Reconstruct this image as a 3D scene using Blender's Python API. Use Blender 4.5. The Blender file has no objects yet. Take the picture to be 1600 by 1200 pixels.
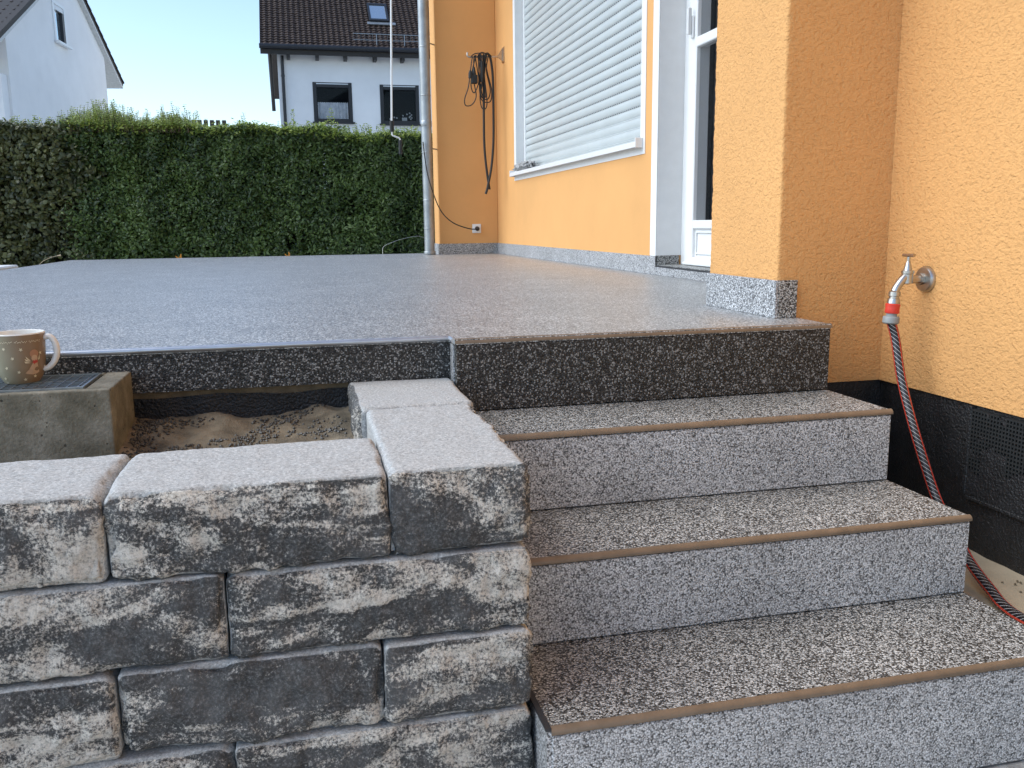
import bpy, bmesh, math, random
import numpy as np
from mathutils import Vector, Matrix, noise
R = math.radians
random.seed(7); rng = np.random.default_rng(7)
scene = bpy.context.scene
C = scene.collection

# ------------------------------------------------------------------ camera
CAM = Vector((-0.1625, -1.9757, 0.2596)); YAW, PITCH, ROLL, FPX = 0.2307, -0.18, -0.0121, 1377.08
_fw = Vector((math.sin(YAW)*math.cos(PITCH), math.cos(YAW)*math.cos(PITCH), math.sin(PITCH)))
_r0 = Vector((math.cos(YAW), -math.sin(YAW), 0)); _u0 = _r0.cross(_fw)
_rt = math.cos(ROLL)*_r0 + math.sin(ROLL)*_u0; _up = -math.sin(ROLL)*_r0 + math.cos(ROLL)*_u0
cd = bpy.data.cameras.new('camera'); cam = bpy.data.objects.new('camera', cd); C.objects.link(cam)
cd.sensor_width = 36; cd.lens = FPX*36/1600; cd.clip_start = 0.02; cd.clip_end = 3000
m = Matrix((( _rt.x, _up.x, -_fw.x), (_rt.y, _up.y, -_fw.y), (_rt.z, _up.z, -_fw.z))).to_4x4(); m.translation = CAM
cam.matrix_world = m; scene.camera = cam
# ------------------------------------------------------------------ sky, sun, exposure
SUN_EL, SUN_AZ = 44.0, -84.0          # azimuth from +Y towards +X, degrees
w = bpy.data.worlds.new('World'); scene.world = w; w.use_nodes = True
nt = w.node_tree; sky = nt.nodes.new('ShaderNodeTexSky'); sky.sky_type = 'NISHITA'; sky.sun_disc = False
sky.sun_elevation = R(SUN_EL); sky.sun_rotation = R(SUN_AZ); sky.air_density = 1.0; sky.dust_density = 0.45; sky.ozone_density = 1.5
bg = nt.nodes['Background']; bg.inputs[1].default_value = 0.104; nt.links.new(sky.outputs[0], bg.inputs[0])
sl = bpy.data.lights.new('sun', 'SUN'); sl.energy = 1.2; sl.angle = R(60); sl.color = (1.0, 1.0, 0.93)
so = bpy.data.objects.new('sun', sl); C.objects.link(so)
sd = Vector((math.sin(R(SUN_AZ))*math.cos(R(SUN_EL)), math.cos(R(SUN_AZ))*math.cos(R(SUN_EL)), math.sin(R(SUN_EL))))
so.rotation_euler = sd.to_track_quat('Z', 'Y').to_euler(); so.location = (-8, 0, 9)
scene.view_settings.view_transform = 'Standard'; scene.view_settings.look = 'None'
scene.view_settings.exposure = 1.27; scene.view_settings.gamma = 1.0

# ------------------------------------------------------------------ helpers
def at(px, py, ax, v):
    d = _fw + _rt*(px-800)/FPX - _up*(py-600)/FPX
    i = 'xyz'.index(ax); t = (v-CAM[i])/d[i]
    return CAM + d*t
def wloc(o):
    p = Vector((0, 0, 0))
    while o: p += o.location; o = o.parent
    return p
def tag(o, label=None, cat=None, group=None, kind=None):
    if label: o['label'] = label
    if cat: o['category'] = cat
    if group: o['group'] = group
    if kind: o['kind'] = kind
    return o
def empty(name, loc, label=None, cat=None, group=None):
    o = bpy.data.objects.new(name, None); C.objects.link(o); o.location = loc; o.empty_display_size = 0.1
    return tag(o, label, cat, group)
def place(name, me, parent=None, loc=(0, 0, 0)):
    o = bpy.data.objects.new(name, me); C.objects.link(o)
    o.parent = parent; o.location = Vector(loc) - (wloc(parent) if parent else Vector((0, 0, 0)))
    return o
class MB:
    def __init__(s): s.v = []; s.f = []; s.m = []
    def add(s, vs, fs, mi=0):
        b = len(s.v); s.v += [tuple(p) for p in vs]; s.f += [tuple(b+i for i in f) for f in fs]; s.m += [mi]*len(fs); return s
    def box(s, x0, x1, y0, y1, z0, z1, mi=0):
        v = [(x, y, z) for z in (z0, z1) for y in (y0, y1) for x in (x0, x1)]
        return s.add(v, [(0,2,3,1), (4,5,7,6), (0,1,5,4), (2,6,7,3), (0,4,6,2), (1,3,7,5)], mi)
    def tube(s, pts, r, n=10, mi=0, cap=True, smooth=6):
        pts = [Vector(p) for p in pts]
        if smooth and len(pts) > 2:
            P = [pts[0]*2-pts[1]] + pts + [pts[-1]*2-pts[-2]]; out = []
            for i in range(1, len(P)-2):
                a, b, c, d = P[i-1:i+3]
                for k in range(smooth):
                    t = k/smooth; out.append(0.5*((2*b)+(c-a)*t+(2*a-5*b+4*c-d)*t*t+(3*b-a-3*c+d)*t**3))
            out.append(pts[-1]); pts = out
        rr = r if callable(r) else (lambda t: r)
        tan = [(pts[min(i+1, len(pts)-1)]-pts[max(i-1, 0)]).normalized() for i in range(len(pts))]
        ref = Vector((0, 0, 1)) if abs(tan[0].z) < 0.9 else Vector((0, 1, 0))
        u = (ref - tan[0]*ref.dot(tan[0])).normalized(); vs = []; fs = []
        for i, p in enumerate(pts):
            u = (u - tan[i]*u.dot(tan[i])).normalized(); w_ = tan[i].cross(u); q = rr(i/(len(pts)-1))
            for k in range(n):
                a = 2*math.pi*k/n; vs.append(p + (u*math.cos(a) + w_*math.sin(a))*q)
        for i in range(len(pts)-1):
            for k in range(n): fs.append((i*n+k, i*n+(k+1) % n, (i+1)*n+(k+1) % n, (i+1)*n+k))
        if cap: fs.append(tuple(range(n-1, -1, -1))); fs.append(tuple((len(pts)-1)*n+k for k in range(n)))
        return s.add(vs, fs, mi)
    def lathe(s, base, axis, prof, n=24, mi=0):
        base = Vector(base); a = Vector(axis).normalized(); ref = Vector((0, 0, 1)) if abs(a.z) < 0.9 else Vector((1, 0, 0))
        u = (ref-a*ref.dot(a)).normalized(); w_ = a.cross(u); vs = []; fs = []
        for h, r in prof:
            for k in range(n):
                t = 2*math.pi*k/n; vs.append(base + a*h + (u*math.cos(t)+w_*math.sin(t))*max(r, 1e-5))
        for i in range(len(prof)-1):
            for k in range(n): fs.append((i*n+k, i*n+(k+1) % n, (i+1)*n+(k+1) % n, (i+1)*n+k))
        fs.append(tuple(range(n-1, -1, -1))); fs.append(tuple((len(prof)-1)*n+k for k in range(n)))
        return s.add(vs, fs, mi)
    def build(s, name, mats, parent=None, smooth=False, bevel=0.0, seg=1, fix=True):
        if not isinstance(mats, (list, tuple)): mats = [mats]
        V = np.array(s.v, dtype=float); c = (V.min(0)+V.max(0))/2
        me = bpy.data.meshes.new(name); me.from_pydata([tuple(p) for p in (V-c)], [], s.f)
        for mt in mats: me.materials.append(mt)
        if len(mats) > 1: me.polygons.foreach_set('material_index', s.m)
        if bevel > 0 or fix:
            bm = bmesh.new(); bm.from_mesh(me)
            if fix: bmesh.ops.recalc_face_normals(bm, faces=bm.faces)
            if bevel > 0: bmesh.ops.bevel(bm, geom=list(bm.edges), offset=bevel, segments=seg, profile=0.5, affect='EDGES', clamp_overlap=True)
            bm.to_mesh(me); bm.free()
        if smooth:
            me.polygons.foreach_set('use_smooth', [True]*len(me.polygons))
            try: me.set_sharp_from_angle(angle=R(40))
            except Exception: pass
        return place(name, me, parent, c)

# ------------------------------------------------------------------ materials
def mat(name):
    mt = bpy.data.materials.new(name); mt.use_nodes = True; t = mt.node_tree
    return mt, t, t.nodes['Principled BSDF'], (lambda typ, **kw: _nd(t, typ, kw)), t.links.new
def _nd(t, typ, kw):
    n = t.nodes.new('ShaderNode'+typ)
    for k, v in kw.items():
        if k.startswith('i_'):
            key = k[2:]; key = int(key) if key.isdigit() else key.replace('_', ' '); n.inputs[key].default_value = v
        else: setattr(n, k, v)
    return n
def ramp(nd, stops, interp='LINEAR'):
    r = nd('ValToRGB'); e = r.color_ramp.elements; r.color_ramp.interpolation = interp
    while len(e) < len(stops): e.new(0.5)
    for el, (p, c) in zip(e, stops):
        el.position = p; el.color = (c if len(c) == 4 else (*c, 1)) if isinstance(c, (tuple, list)) else (c, c, c, 1)
    return r
def simple(name, col, rough=0.5, metal=0.0, var=0.12, vs=18.0, bump=0.0, bs=120.0, bd=0.002, spec=0.5):
    mt, t, b, nd, lk = mat(name); g = nd('NewGeometry')
    n = nd('TexNoise', i_Scale=vs, i_Detail=5.0, i_Roughness=0.6); lk(g.outputs['Position'], n.inputs['Vector'])
    lo = tuple(c*(1-var) for c in col); hi = tuple(min(1, c*(1+var)) for c in col)
    r = ramp(nd, [(0.3, lo), (0.7, hi)]); lk(n.outputs[0], r.inputs[0]); lk(r.outputs[0], b.inputs['Base Color'])
    b.inputs['Roughness'].default_value = rough; b.inputs['Metallic'].default_value = metal; b.inputs['Specular IOR Level'].default_value = spec
    if bump:
        n2 = nd('TexNoise', i_Scale=bs, i_Detail=4.0); lk(g.outputs['Position'], n2.inputs['Vector'])
        bp = nd('Bump', i_Strength=bump, i_Distance=bd); lk(n2.outputs[0], bp.inputs['Height']); lk(bp.outputs[0], b.inputs['Normal'])
    return mt
def pebble(name, stops, scale=270.0, rough=0.38, bump=0.5, big=0.15, coat=0.0):
    """resin-bound stone carpet: rounded grains, each with its own grey"""
    mt, t, b, nd, lk = mat(name); g = nd('NewGeometry')
    v = nd('TexVoronoi', i_Scale=scale); lk(g.outputs['Position'], v.inputs['Vector'])
    bw = nd('SeparateColor'); lk(v.outputs['Color'], bw.inputs[0])
    r = ramp(nd, stops); lk(bw.outputs[0], r.inputs[0])
    gap = ramp(nd, [(0.42, 1.0), (0.8, 0.22)]); lk(v.outputs['Distance'], gap.inputs[0])
    mx = nd('Mix', data_type='RGBA', blend_type='MULTIPLY', i_0=1.0); lk(r.outputs[0], mx.inputs[6]); lk(gap.outputs[0], mx.inputs[7])
    n = nd('TexNoise', i_Scale=4.0, i_Detail=6.0, i_Roughness=0.65); lk(g.outputs['Position'], n.inputs['Vector'])
    rv = ramp(nd, [(0.3, 1-big), (0.7, 1+big)]); lk(n.outputs[0], rv.inputs[0])
    mx2 = nd('Mix', data_type='RGBA', blend_type='MULTIPLY', i_0=1.0); lk(mx.outputs[2], mx2.inputs[6]); lk(rv.outputs[0], mx2.inputs[7])
    lk(mx2.outputs[2], b.inputs['Base Color']); b.inputs['Roughness'].default_value = rough
    inv = nd('Math', operation='SUBTRACT', i_0=1.0); lk(v.outputs['Distance'], inv.inputs[1])
    b.inputs['Coat Weight'].default_value = coat; b.inputs['Coat Roughness'].default_value = 0.4
    bp = nd('Bump', i_Strength=bump, i_Distance=0.0022); lk(inv.outputs[0], bp.inputs['Height']); lk(bp.outputs[0], b.inputs['Normal'])
    return mt
M = {}
M['terrace'] = pebble('terrace_stone_carpet', [(0.0, (.04,.04,.039)), (0.25, (.22,.224,.223)), (0.6, (.47,.478,.477)), (1.0, (.84,.85,.842))], scale=270.0, rough=0.45, bump=0.35, coat=0.65)
M['tread'] = pebble('tread_stone_carpet', [(0.0, (.018,.018,.017)), (0.32, (.10,.101,.098)), (0.6, (.40,.405,.392)), (1.0, (.84,.848,.825))], scale=330.0, rough=0.4, bump=0.6)  # same grain mix as the risers; shaded gaps put into darker colours
M['riser'] = pebble('riser_stone_carpet', [(0.0, (.07,.072,.074)), (0.16, (.36,.366,.372)), (0.5, (.58,.588,.595)), (1.0, (.82,.832,.845))], scale=330.0, rough=0.42, bump=0.35)
M['fascia'] = pebble('dark_stone_carpet', [(0.0, (.005,.005,.005)), (0.4, (.022,.022,.021)), (0.7, (.07,.0695,.067)), (1.0, (.38,.38,.37))], scale=300.0, rough=0.4, bump=0.7)
M['plinth'] = pebble('plinth_stone_carpet', [(0.0, (.12,.122,.13)), (0.22, (.34,.347,.36)), (0.6, (.52,.53,.545)), (1.0, (.78,.79,.81))], rough=0.4, bump=0.5)
M['bronze'] = simple('bronze_edge_profile', (.23,.175,.125), 0.42, 0.3, 0.15, 30)
M['alu'] = simple('aluminium_edge_profile', (.55,.57,.6), 0.35, 0.8, 0.08, 30)
M['darkmetal'] = simple('dark_edge_profile', (.06,.06,.065), 0.45, 0.5)

def stucco(name, col, amp, dist, scale, aniso=1.0, var=0.05):
    mt, t, b, nd, lk = mat(name); g = nd('NewGeometry')
    mp = nd('Mapping'); mp.inputs['Scale'].default_value = (1, 1, aniso); lk(g.outputs['Position'], mp.inputs['Vector'])
    n = nd('TexNoise', i_Scale=scale, i_Detail=4.0, i_Roughness=0.6); lk(mp.outputs[0], n.inputs['Vector'])
    np_ = nd('TexNoise', i_Scale=scale*0.6, i_Detail=4.0, i_Roughness=0.6, i_Distortion=0.15); lk(mp.outputs[0], np_.inputs['Vector'])
    pr_ = ramp(nd, [(0.28, 0.0), (0.5, 1.0)]); lk(np_.outputs[0], pr_.inputs[0])
    pit = nd('Math', operation='MULTIPLY_ADD', i_1=0.55); lk(pr_.outputs[0], pit.inputs[0]); lk(n.outputs[0], pit.inputs[2])
    n2 = nd('TexNoise', i_Scale=1.7, i_Detail=6.0, i_Roughness=0.6); lk(g.outputs['Position'], n2.inputs['Vector'])
    r = ramp(nd, [(0.3, tuple(c*(1-var*1.5) for c in col)), (0.7, tuple(c*(1+var) for c in col))]); lk(n2.outputs[0], r.inputs[0])
    lk(r.outputs[0], b.inputs['Base Color'])
    b.inputs['Roughness'].default_value = 0.85; b.inputs['Specular IOR Level'].default_value = 0.25
    bp = nd('Bump', i_Strength=amp, i_Distance=dist); lk(pit.outputs[0], bp.inputs['Height']); lk(bp.outputs[0], b.inputs['Normal'])
    return mt
ORANGE = (.76, .405, .155)
M['stucco_rough'] = stucco('coarse_orange_render', ORANGE, 0.85, 0.005, 115.0, 1.35)
M['stucco_fine'] = stucco('fine_orange_render', ORANGE, 0.25, 0.002, 140.0)
M['white_paint'] = simple('white_masonry_paint', (.78,.785,.78), 0.6, var=0.03, bump=0.1, bs=200)
M['white_upvc'] = simple('white_plastic_profile', (.8,.81,.81), 0.32, var=0.02)
M['shutter'] = simple('light_grey_shutter', (.52,.56,.56), 0.38, var=0.04, vs=5)
M['gasket'] = simple('black_rubber_gasket', (.015,.015,.016), 0.6)
M['bitumen'] = simple('black_bitumen_coating', (.014,.0145,.016), 0.36, var=0.4, vs=14, bump=0.9, bs=170, bd=0.006)
M['black_plastic'] = simple('black_plastic', (.013,.0145,.015), 0.62, var=0.25, vs=40, bump=0.3, bs=160)
M['black_rubber'] = simple('black_cable_rubber', (.018,.016,.015), 0.55)
M['steel'] = simple('galvanised_steel', (.34,.36,.38), 0.38, 0.85, 0.2, 60)
M['zinc'] = simple('weathered_zinc', (.36,.38,.39), 0.45, 0.7, 0.2, 9, bump=0.08, bs=30)
M['chrome'] = simple('dull_chrome', (.50,.49,.47), 0.34, 1.0, 0.1, 60)
M['brasschrome'] = simple('worn_chrome', (.52,.45,.39), 0.3, 1.0, 0.2, 80)
M['red_plastic'] = simple('red_plastic', (.72,.055,.035), 0.35, var=0.05)
M['grey_plastic'] = simple('grey_plastic', (.27,.29,.29), 0.45, var=0.05)
def concrete_mat():
    mt, t, b, nd, lk = mat('weathered_concrete'); g = nd('NewGeometry')
    n1 = nd('TexNoise', i_Scale=11.0, i_Detail=9.0, i_Roughness=0.72); lk(g.outputs['Position'], n1.inputs['Vector'])
    r1 = ramp(nd, [(0.3, (.085,.078,.055)), (0.48, (.17,.155,.115)), (0.6, (.26,.24,.19)), (0.75, (.36,.34,.28))]); lk(n1.outputs[0], r1.inputs[0])
    v = nd('TexVoronoi', i_Scale=75.0); lk(g.outputs['Position'], v.inputs['Vector'])
    n2 = nd('TexNoise', i_Scale=30.0, i_Detail=2.0); lk(g.outputs['Position'], n2.inputs['Vector'])
    dd = nd('Math', operation='ADD'); lk(v.outputs['Distance'], dd.inputs[0]); lk(n2.outputs[0], dd.inputs[1])
    pr_ = ramp(nd, [(0.5, 0.25), (0.58, 1.0)]); lk(dd.outputs[0], pr_.inputs[0])
    mx = nd('Mix', data_type='RGBA', blend_type='MULTIPLY', i_0=1.0); lk(r1.outputs[0], mx.inputs[6]); lk(pr_.outputs[0], mx.inputs[7]); lk(mx.outputs[2], b.inputs['Base Color'])
    b.inputs['Roughness'].default_value = 0.9
    n3 = nd('TexNoise', i_Scale=160.0, i_Detail=5.0); lk(g.outputs['Position'], n3.inputs['Vector'])
    ad = nd('Math', operation='ADD'); lk(n3.outputs[0], ad.inputs[0]); lk(pr_.outputs[0], ad.inputs[1])
    bp = nd('Bump', i_Strength=0.6, i_Distance=0.004); lk(ad.outputs[0], bp.inputs['Height']); lk(bp.outputs[0], b.inputs['Normal'])
    return mt
M['concrete'] = concrete_mat()
M['sand'] = simple('builders_sand', (.2,.16,.108), 0.95, var=0.55, vs=14, bump=0.9, bs=240, bd=0.004)
M['pale_sand'] = simple('pale_screed', (.50,.40,.27), 0.9, var=0.12, vs=12, bump=0.4, bs=150)
M['chips'] = simple('dark_stone_chips', (.06,.058,.055), 0.4, var=0.9, vs=260)
M['mortar'] = simple('brown_mortar', (.19,.145,.09), 0.9, var=0.35, vs=25, bump=0.6, bs=120)
M['ground'] = simple('pale_bounce_ground', (.46,.465,.455), 0.95, var=0.3, vs=3, bump=0.6, bs=40, bd=0.02)  # tone kept pale so the ground bounces light onto the walls
M['grey_cloth'] = simple('grey_cloth', (.36,.36,.36), 0.95, var=0.3, vs=90, bump=0.5, bs=260)
M['house_white'] = simple('white_house_render', (.82,.81,.80), 0.9, var=0.05, vs=1.2, bump=0.25, bs=20, bd=0.01)
M['dark_wood'] = simple('dark_brown_wood', (.022,.017,.014), 0.6, var=0.3)
M['soffit'] = simple('white_soffit', (.6,.6,.58), 0.7)
M['anthracite'] = simple('anthracite_frame', (.014,.015,.019), 0.4)
M['orange_leaf'] = simple('orange_leaf', (.7,.33,.05), 0.7)
M['stem'] = simple('woody_stem', (.09,.065,.035), 0.8)
M['dark_core'] = simple('hedge_shade_core', (.012,.011,.008), 0.95)  # near-black shade colour for the box inside each hedge
M['lattice'] = simple('dark_painted_wood', (.05,.045,.035), 0.7)

def tiles_mat():
    mt, t, b, nd, lk = mat('brown_roof_tile'); g = nd('NewGeometry')
    v = nd('TexNoise', i_Scale=5.0, i_Detail=6.0, i_Roughness=0.75); lk(g.outputs['Position'], v.inputs['Vector'])
    r = ramp(nd, [(0.25, (.022,.014,.011)), (0.55, (.05,.032,.025)), (0.74, (.075,.052,.043)), (0.8, (.13,.115,.1))]); lk(v.outputs[0], r.inputs[0])
    lk(r.outputs[0], b.inputs['Base Color']); b.inputs['Roughness'].default_value = 0.6; b.inputs['Specular IOR Level'].default_value = 0.3
    return mt
M['tile'] = tiles_mat()

def glass_mat(name, col, rough=0.03):
    mt, t, b, nd, lk = mat(name); b.inputs['Base Color'].default_value = (*col, 1); b.inputs['Roughness'].default_value = rough
    b.inputs['Specular IOR Level'].default_value = 0.5
    tr = nd('BsdfTransparent'); mxs = nd('MixShader'); mxs.inputs[0].default_value = 0.15
    tr.inputs[0].default_value = (.95, .96, .97, 1)
    lk(tr.outputs[0], mxs.inputs[1]); lk(b.outputs[0], mxs.inputs[2]); lk(mxs.outputs[0], t.nodes['Material Output'].inputs[0])
    return mt
M['glass'] = glass_mat('window_glass', (.012,.016,.02))
M['glass_sky'] = simple('sky_mirror_pane', (.62,.68,.72), 0.04, 0.9, var=0.0)  # metallic, puts a brighter sky reflection into the panes than clear glass gives
M['curtain'] = simple('grey_net_curtain', (.3,.31,.32), 0.9)
M['lace'] = simple('lace_curtain', (.88,.9,.93), 0.9, var=0.3, vs=9)
M['room'] = simple('dim_room', (.05,.05,.05), 0.9)

def hose_mat():
    mt, t, b, nd, lk = mat('striped_garden_hose'); uv = nd('UVMap'); sp = nd('SeparateXYZ'); lk(uv.outputs[0], sp.inputs[0])
    f2 = sp
    red = ramp(nd, [(0.0, 0), (0.06, 1.0), (0.12, 0.0), (0.41, 1.0), (0.475, 0.0), (0.73, 1.0), (0.795, 0.0)], 'CONSTANT'); lk(f2.outputs[0], red.inputs[0])
    d = nd('Math', operation='MULTIPLY_ADD', i_1=75.0, i_2=0.0); lk(sp.outputs[1], d.inputs[0])
    a = nd('Math', operation='MULTIPLY_ADD', i_1=7.0); lk(sp.outputs[0], a.inputs[0]); lk(d.outputs[0], a.inputs[2])
    f3 = nd('Math', operation='FRACT'); lk(a.outputs[0], f3.inputs[0])
    tick = ramp(nd, [(0.0, (.55,.55,.55)), (0.11, (.014,.014,.018))], 'CONSTANT'); lk(f3.outputs[0], tick.inputs[0])
    mx = nd('Mix', data_type='RGBA'); lk(red.outputs[0], mx.inputs[0]); lk(tick.outputs[0], mx.inputs[6]); mx.inputs[7].default_value = (.6,.06,.035,1)
    lk(mx.outputs[2], b.inputs['Base Color']); b.inputs['Roughness'].default_value = 0.4
    return mt
M['hose'] = hose_mat()

def block_mat():
    """cast concrete walling block: plain grey moulded faces, split face with dark and cream marbling"""
    mt, t, b, nd, lk = mat('marbled_split_block'); g = nd('NewGeometry'); oi = nd('ObjectInfo')
    off = nd('Vector' 'Math', operation='SCALE'); cmb = nd('CombineXYZ'); lk(oi.outputs['Random'], cmb.inputs[0]); lk(oi.outputs['Random'], cmb.inputs[2])
    lk(cmb.outputs[0], off.inputs[0]); off.inputs['Scale'].default_value = 37.0
    ad = nd('VectorMath', operation='ADD'); lk(g.outputs['Position'], ad.inputs[0]); lk(off.outputs[0], ad.inputs[1])
    tilt = nd('Math', operation='MULTIPLY_ADD', i_1=0.9, i_2=-0.65); lk(oi.outputs['Random'], tilt.inputs[0])
    rot = nd('CombineXYZ'); lk(tilt.outputs[0], rot.inputs[1])
    mp = nd('Mapping'); mp.inputs['Scale'].default_value = (4.2, 6.0, 10.5); lk(ad.outputs[0], mp.inputs['Vector']); lk(rot.outputs[0], mp.inputs['Rotation'])
    n1 = nd('TexNoise', i_Scale=1.0, i_Detail=9.0, i_Roughness=0.68, i_Distortion=0.9); lk(mp.outputs[0], n1.inputs['Vector'])
    n2 = nd('TexNoise', i_Scale=210.0, i_Detail=4.0, i_Roughness=0.8); lk(g.outputs['Position'], n2.inputs['Vector'])
    s1 = nd('Math', operation='MULTIPLY_ADD', i_1=0.5); lk(n2.outputs[0], s1.inputs[0]); lk(n1.outputs[0], s1.inputs[2])
    cream = ramp(nd, [(0.735, 0.0), (0.78, 0.45), (0.82, 0.9), (0.87, 1.0)]); lk(s1.outputs[0], cream.inputs[0])
    dk = ramp(nd, [(0.3, (.035,.036,.036)), (0.5, (.09,.092,.092)), (0.62, (.2,.203,.203)), (0.74, (.42,.425,.42))]); lk(n2.outputs[0], dk.inputs[0])
    n4 = nd('TexNoise', i_Scale=9.0, i_Detail=5.0, i_Roughness=0.65); lk(ad.outputs[0], n4.inputs['Vector'])
    lift = ramp(nd, [(0.42, 0.0), (0.72, 0.42)]); lk(n4.outputs[0], lift.inputs[0])
    dk2 = nd('Mix', data_type='RGBA'); lk(lift.outputs[0], dk2.inputs[0]); lk(dk.outputs[0], dk2.inputs[6]); dk2.inputs[7].default_value = (.24,.24,.24,1)
    cr = ramp(nd, [(0.3, (.42,.395,.34)), (0.6, (.86,.81,.73))]); lk(n2.outputs[0], cr.inputs[0])
    face = nd('Mix', data_type='RGBA'); lk(cream.outputs[0], face.inputs[0]); lk(dk2.outputs[2], face.inputs[6]); lk(cr.outputs[0], face.inputs[7])
    n3 = nd('TexNoise', i_Scale=230.0, i_Detail=4.0, i_Roughness=0.85); lk(g.outputs['Position'], n3.inputs['Vector'])
    top = ramp(nd, [(0.3, (.13,.134,.133)), (0.44, (.36,.366,.362)), (0.56, (.50,.507,.5)), (0.7, (.76,.767,.76))]); lk(n3.outputs[0], top.inputs[0])
    av = nd('Attribute', attribute_name='split'); 
    e = nd('Math', operation='MULTIPLY_ADD', i_1=0.7); lk(n2.outputs[0], e.inputs[0]); lk(av.outputs['Fac'], e.inputs[2])
    er = ramp(nd, [(0.76, 0.0), (0.95, 1.0)]); lk(e.outputs[0], er.inputs[0])
    fin = nd('Mix', data_type='RGBA'); lk(er.outputs[0], fin.inputs[0]); lk(top.outputs[0], fin.inputs[6]); lk(face.outputs[2], fin.inputs[7])
    lk(fin.outputs[2], b.inputs['Base Color']); b.inputs['Roughness'].default_value = 0.85; b.inputs['Specular IOR Level'].default_value = 0.3
    n5 = nd('TexNoise', i_Scale=140.0, i_Detail=6.0, i_Roughness=0.75); lk(g.outputs['Position'], n5.inputs['Vector'])
    bs = nd('Math', operation='MULTIPLY_ADD', i_1=0.75, i_2=0.25); lk(av.outputs['Fac'], bs.inputs[0])
    bp = nd('Bump', i_Distance=0.006); lk(bs.outputs[0], bp.inputs['Strength']); lk(n5.outputs[0], bp.inputs['Height']); lk(bp.outputs[0], b.inputs['Normal'])
    return mt
M['block'] = block_mat()

def leaf_mat(name, dark, light, trans):
    mt, t, b, nd, lk = mat(name); a = nd('Attribute', attribute_name='tone')
    r = ramp(nd, [(0.0, dark), (1.0, light)]); lk(a.outputs['Fac'], r.inputs[0]); lk(r.outputs[0], b.inputs['Base Color'])
    b.inputs['Roughness'].default_value = 0.36; b.inputs['Specular IOR Level'].default_value = 0.55
    tl = nd('BsdfTranslucent'); lk(r.outputs[0], tl.inputs[0]); mx = nd('MixShader'); mx.inputs[0].default_value = trans
    lk(b.outputs[0], mx.inputs[1]); lk(tl.outputs[0], mx.inputs[2]); lk(mx.outputs[0], t.nodes['Material Output'].inputs[0])
    return mt
M['leaf'] = leaf_mat('hedge_leaf', (.032,.06,.016), (.15,.225,.055), 0.32)
M['leaf_beech'] = leaf_mat('broad_hedge_leaf', (.038,.048,.017), (.16,.17,.06), 0.3)
M['leaf_new'] = leaf_mat('young_hedge_leaf', (.2,.29,.05), (.45,.52,.12), 0.45)

def wavy(bm_z, amp, sc, seed=0):
    return lambda x, y: bm_z + amp*noise.fractal((x*sc+seed, y*sc, seed*1.7), 1.0, 2.0, 4)
def sheet(name, x0, x1, y0, y1, nx, ny, zf, mt, parent=None):
    b = MB(); vs = [(x0+(x1-x0)*i/nx, y0+(y1-y0)*j/ny) for j in range(ny+1) for i in range(nx+1)]
    fs = [(j*(nx+1)+i, j*(nx+1)+i+1, (j+1)*(nx+1)+i+1, (j+1)*(nx+1)+i) for j in range(ny) for i in range(nx)]
    b.add([(x, y, zf(x, y)) for x, y in vs], fs); return b.build(name, mt, parent, smooth=True)

# ------------------------------------------------------------------ setting: ground, terrace
XR, YC, XT, XW, YF, X0 = 1.1332, 0.1619, 1.4072, 1.5474, 5.8045, 0.168
YJ = 0.06
g = sheet('ground', -400, 400, -200, 600, 4, 4, lambda x, y: -0.70, M['ground']); tag(g, kind='structure')
# terrace top as one polygon slab
tp = [(-2.12, YJ), (X0, YJ), (X0, 0.0), (XR, 0.0), (XR, YC+.01), (XW+.3, YC+.012), (XW+.3, 6.2), (-2.06, 6.2)]
b = MB(); n = len(tp)
b.add([(x, y, 0.0) for x, y in tp]+[(x, y, -0.012) for x, y in tp], [tuple(range(n)), tuple(range(2*n-1, n-1, -1))]+[(i, i+n, (i+1) % n+n, (i+1) % n) for i in range(n)])
terrace = b.build('terrace', M['terrace']); tag(terrace, kind='structure')
MB().box(-2.1, X0-.02, YJ+.03, 6.15, -0.69, -0.013).build('terrace_base', M['mortar'], terrace)
MB().box(-2.11, X0-.0015, YJ+.001, YJ+.022, -0.097, -0.0135).build('fascia', M['fascia'], terrace)
MB().box(X0-.001, X0+.02, 0.0225, YJ+.0225, -0.16, -0.0135).build('fascia', M['riser'], terrace)
MB().tube([(-2.12, YJ-.001, -.003), (X0-.004, YJ-.001, -.003)], 0.0065, 10).build('edge_profile', M['alu'], terrace, smooth=True)
MB().tube([(X0-.001, YJ-.006, -.003), (X0-.001, .006, -.003)], 0.006, 10).build('edge_profile', M['alu'], terrace, smooth=True)
kb = MB().box(-2.62, -2.17, 3.2, 5.15, -0.69, 0.008).build('kerb', M['white_paint'], bevel=0.01); tag(kb, kind='structure')

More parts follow.
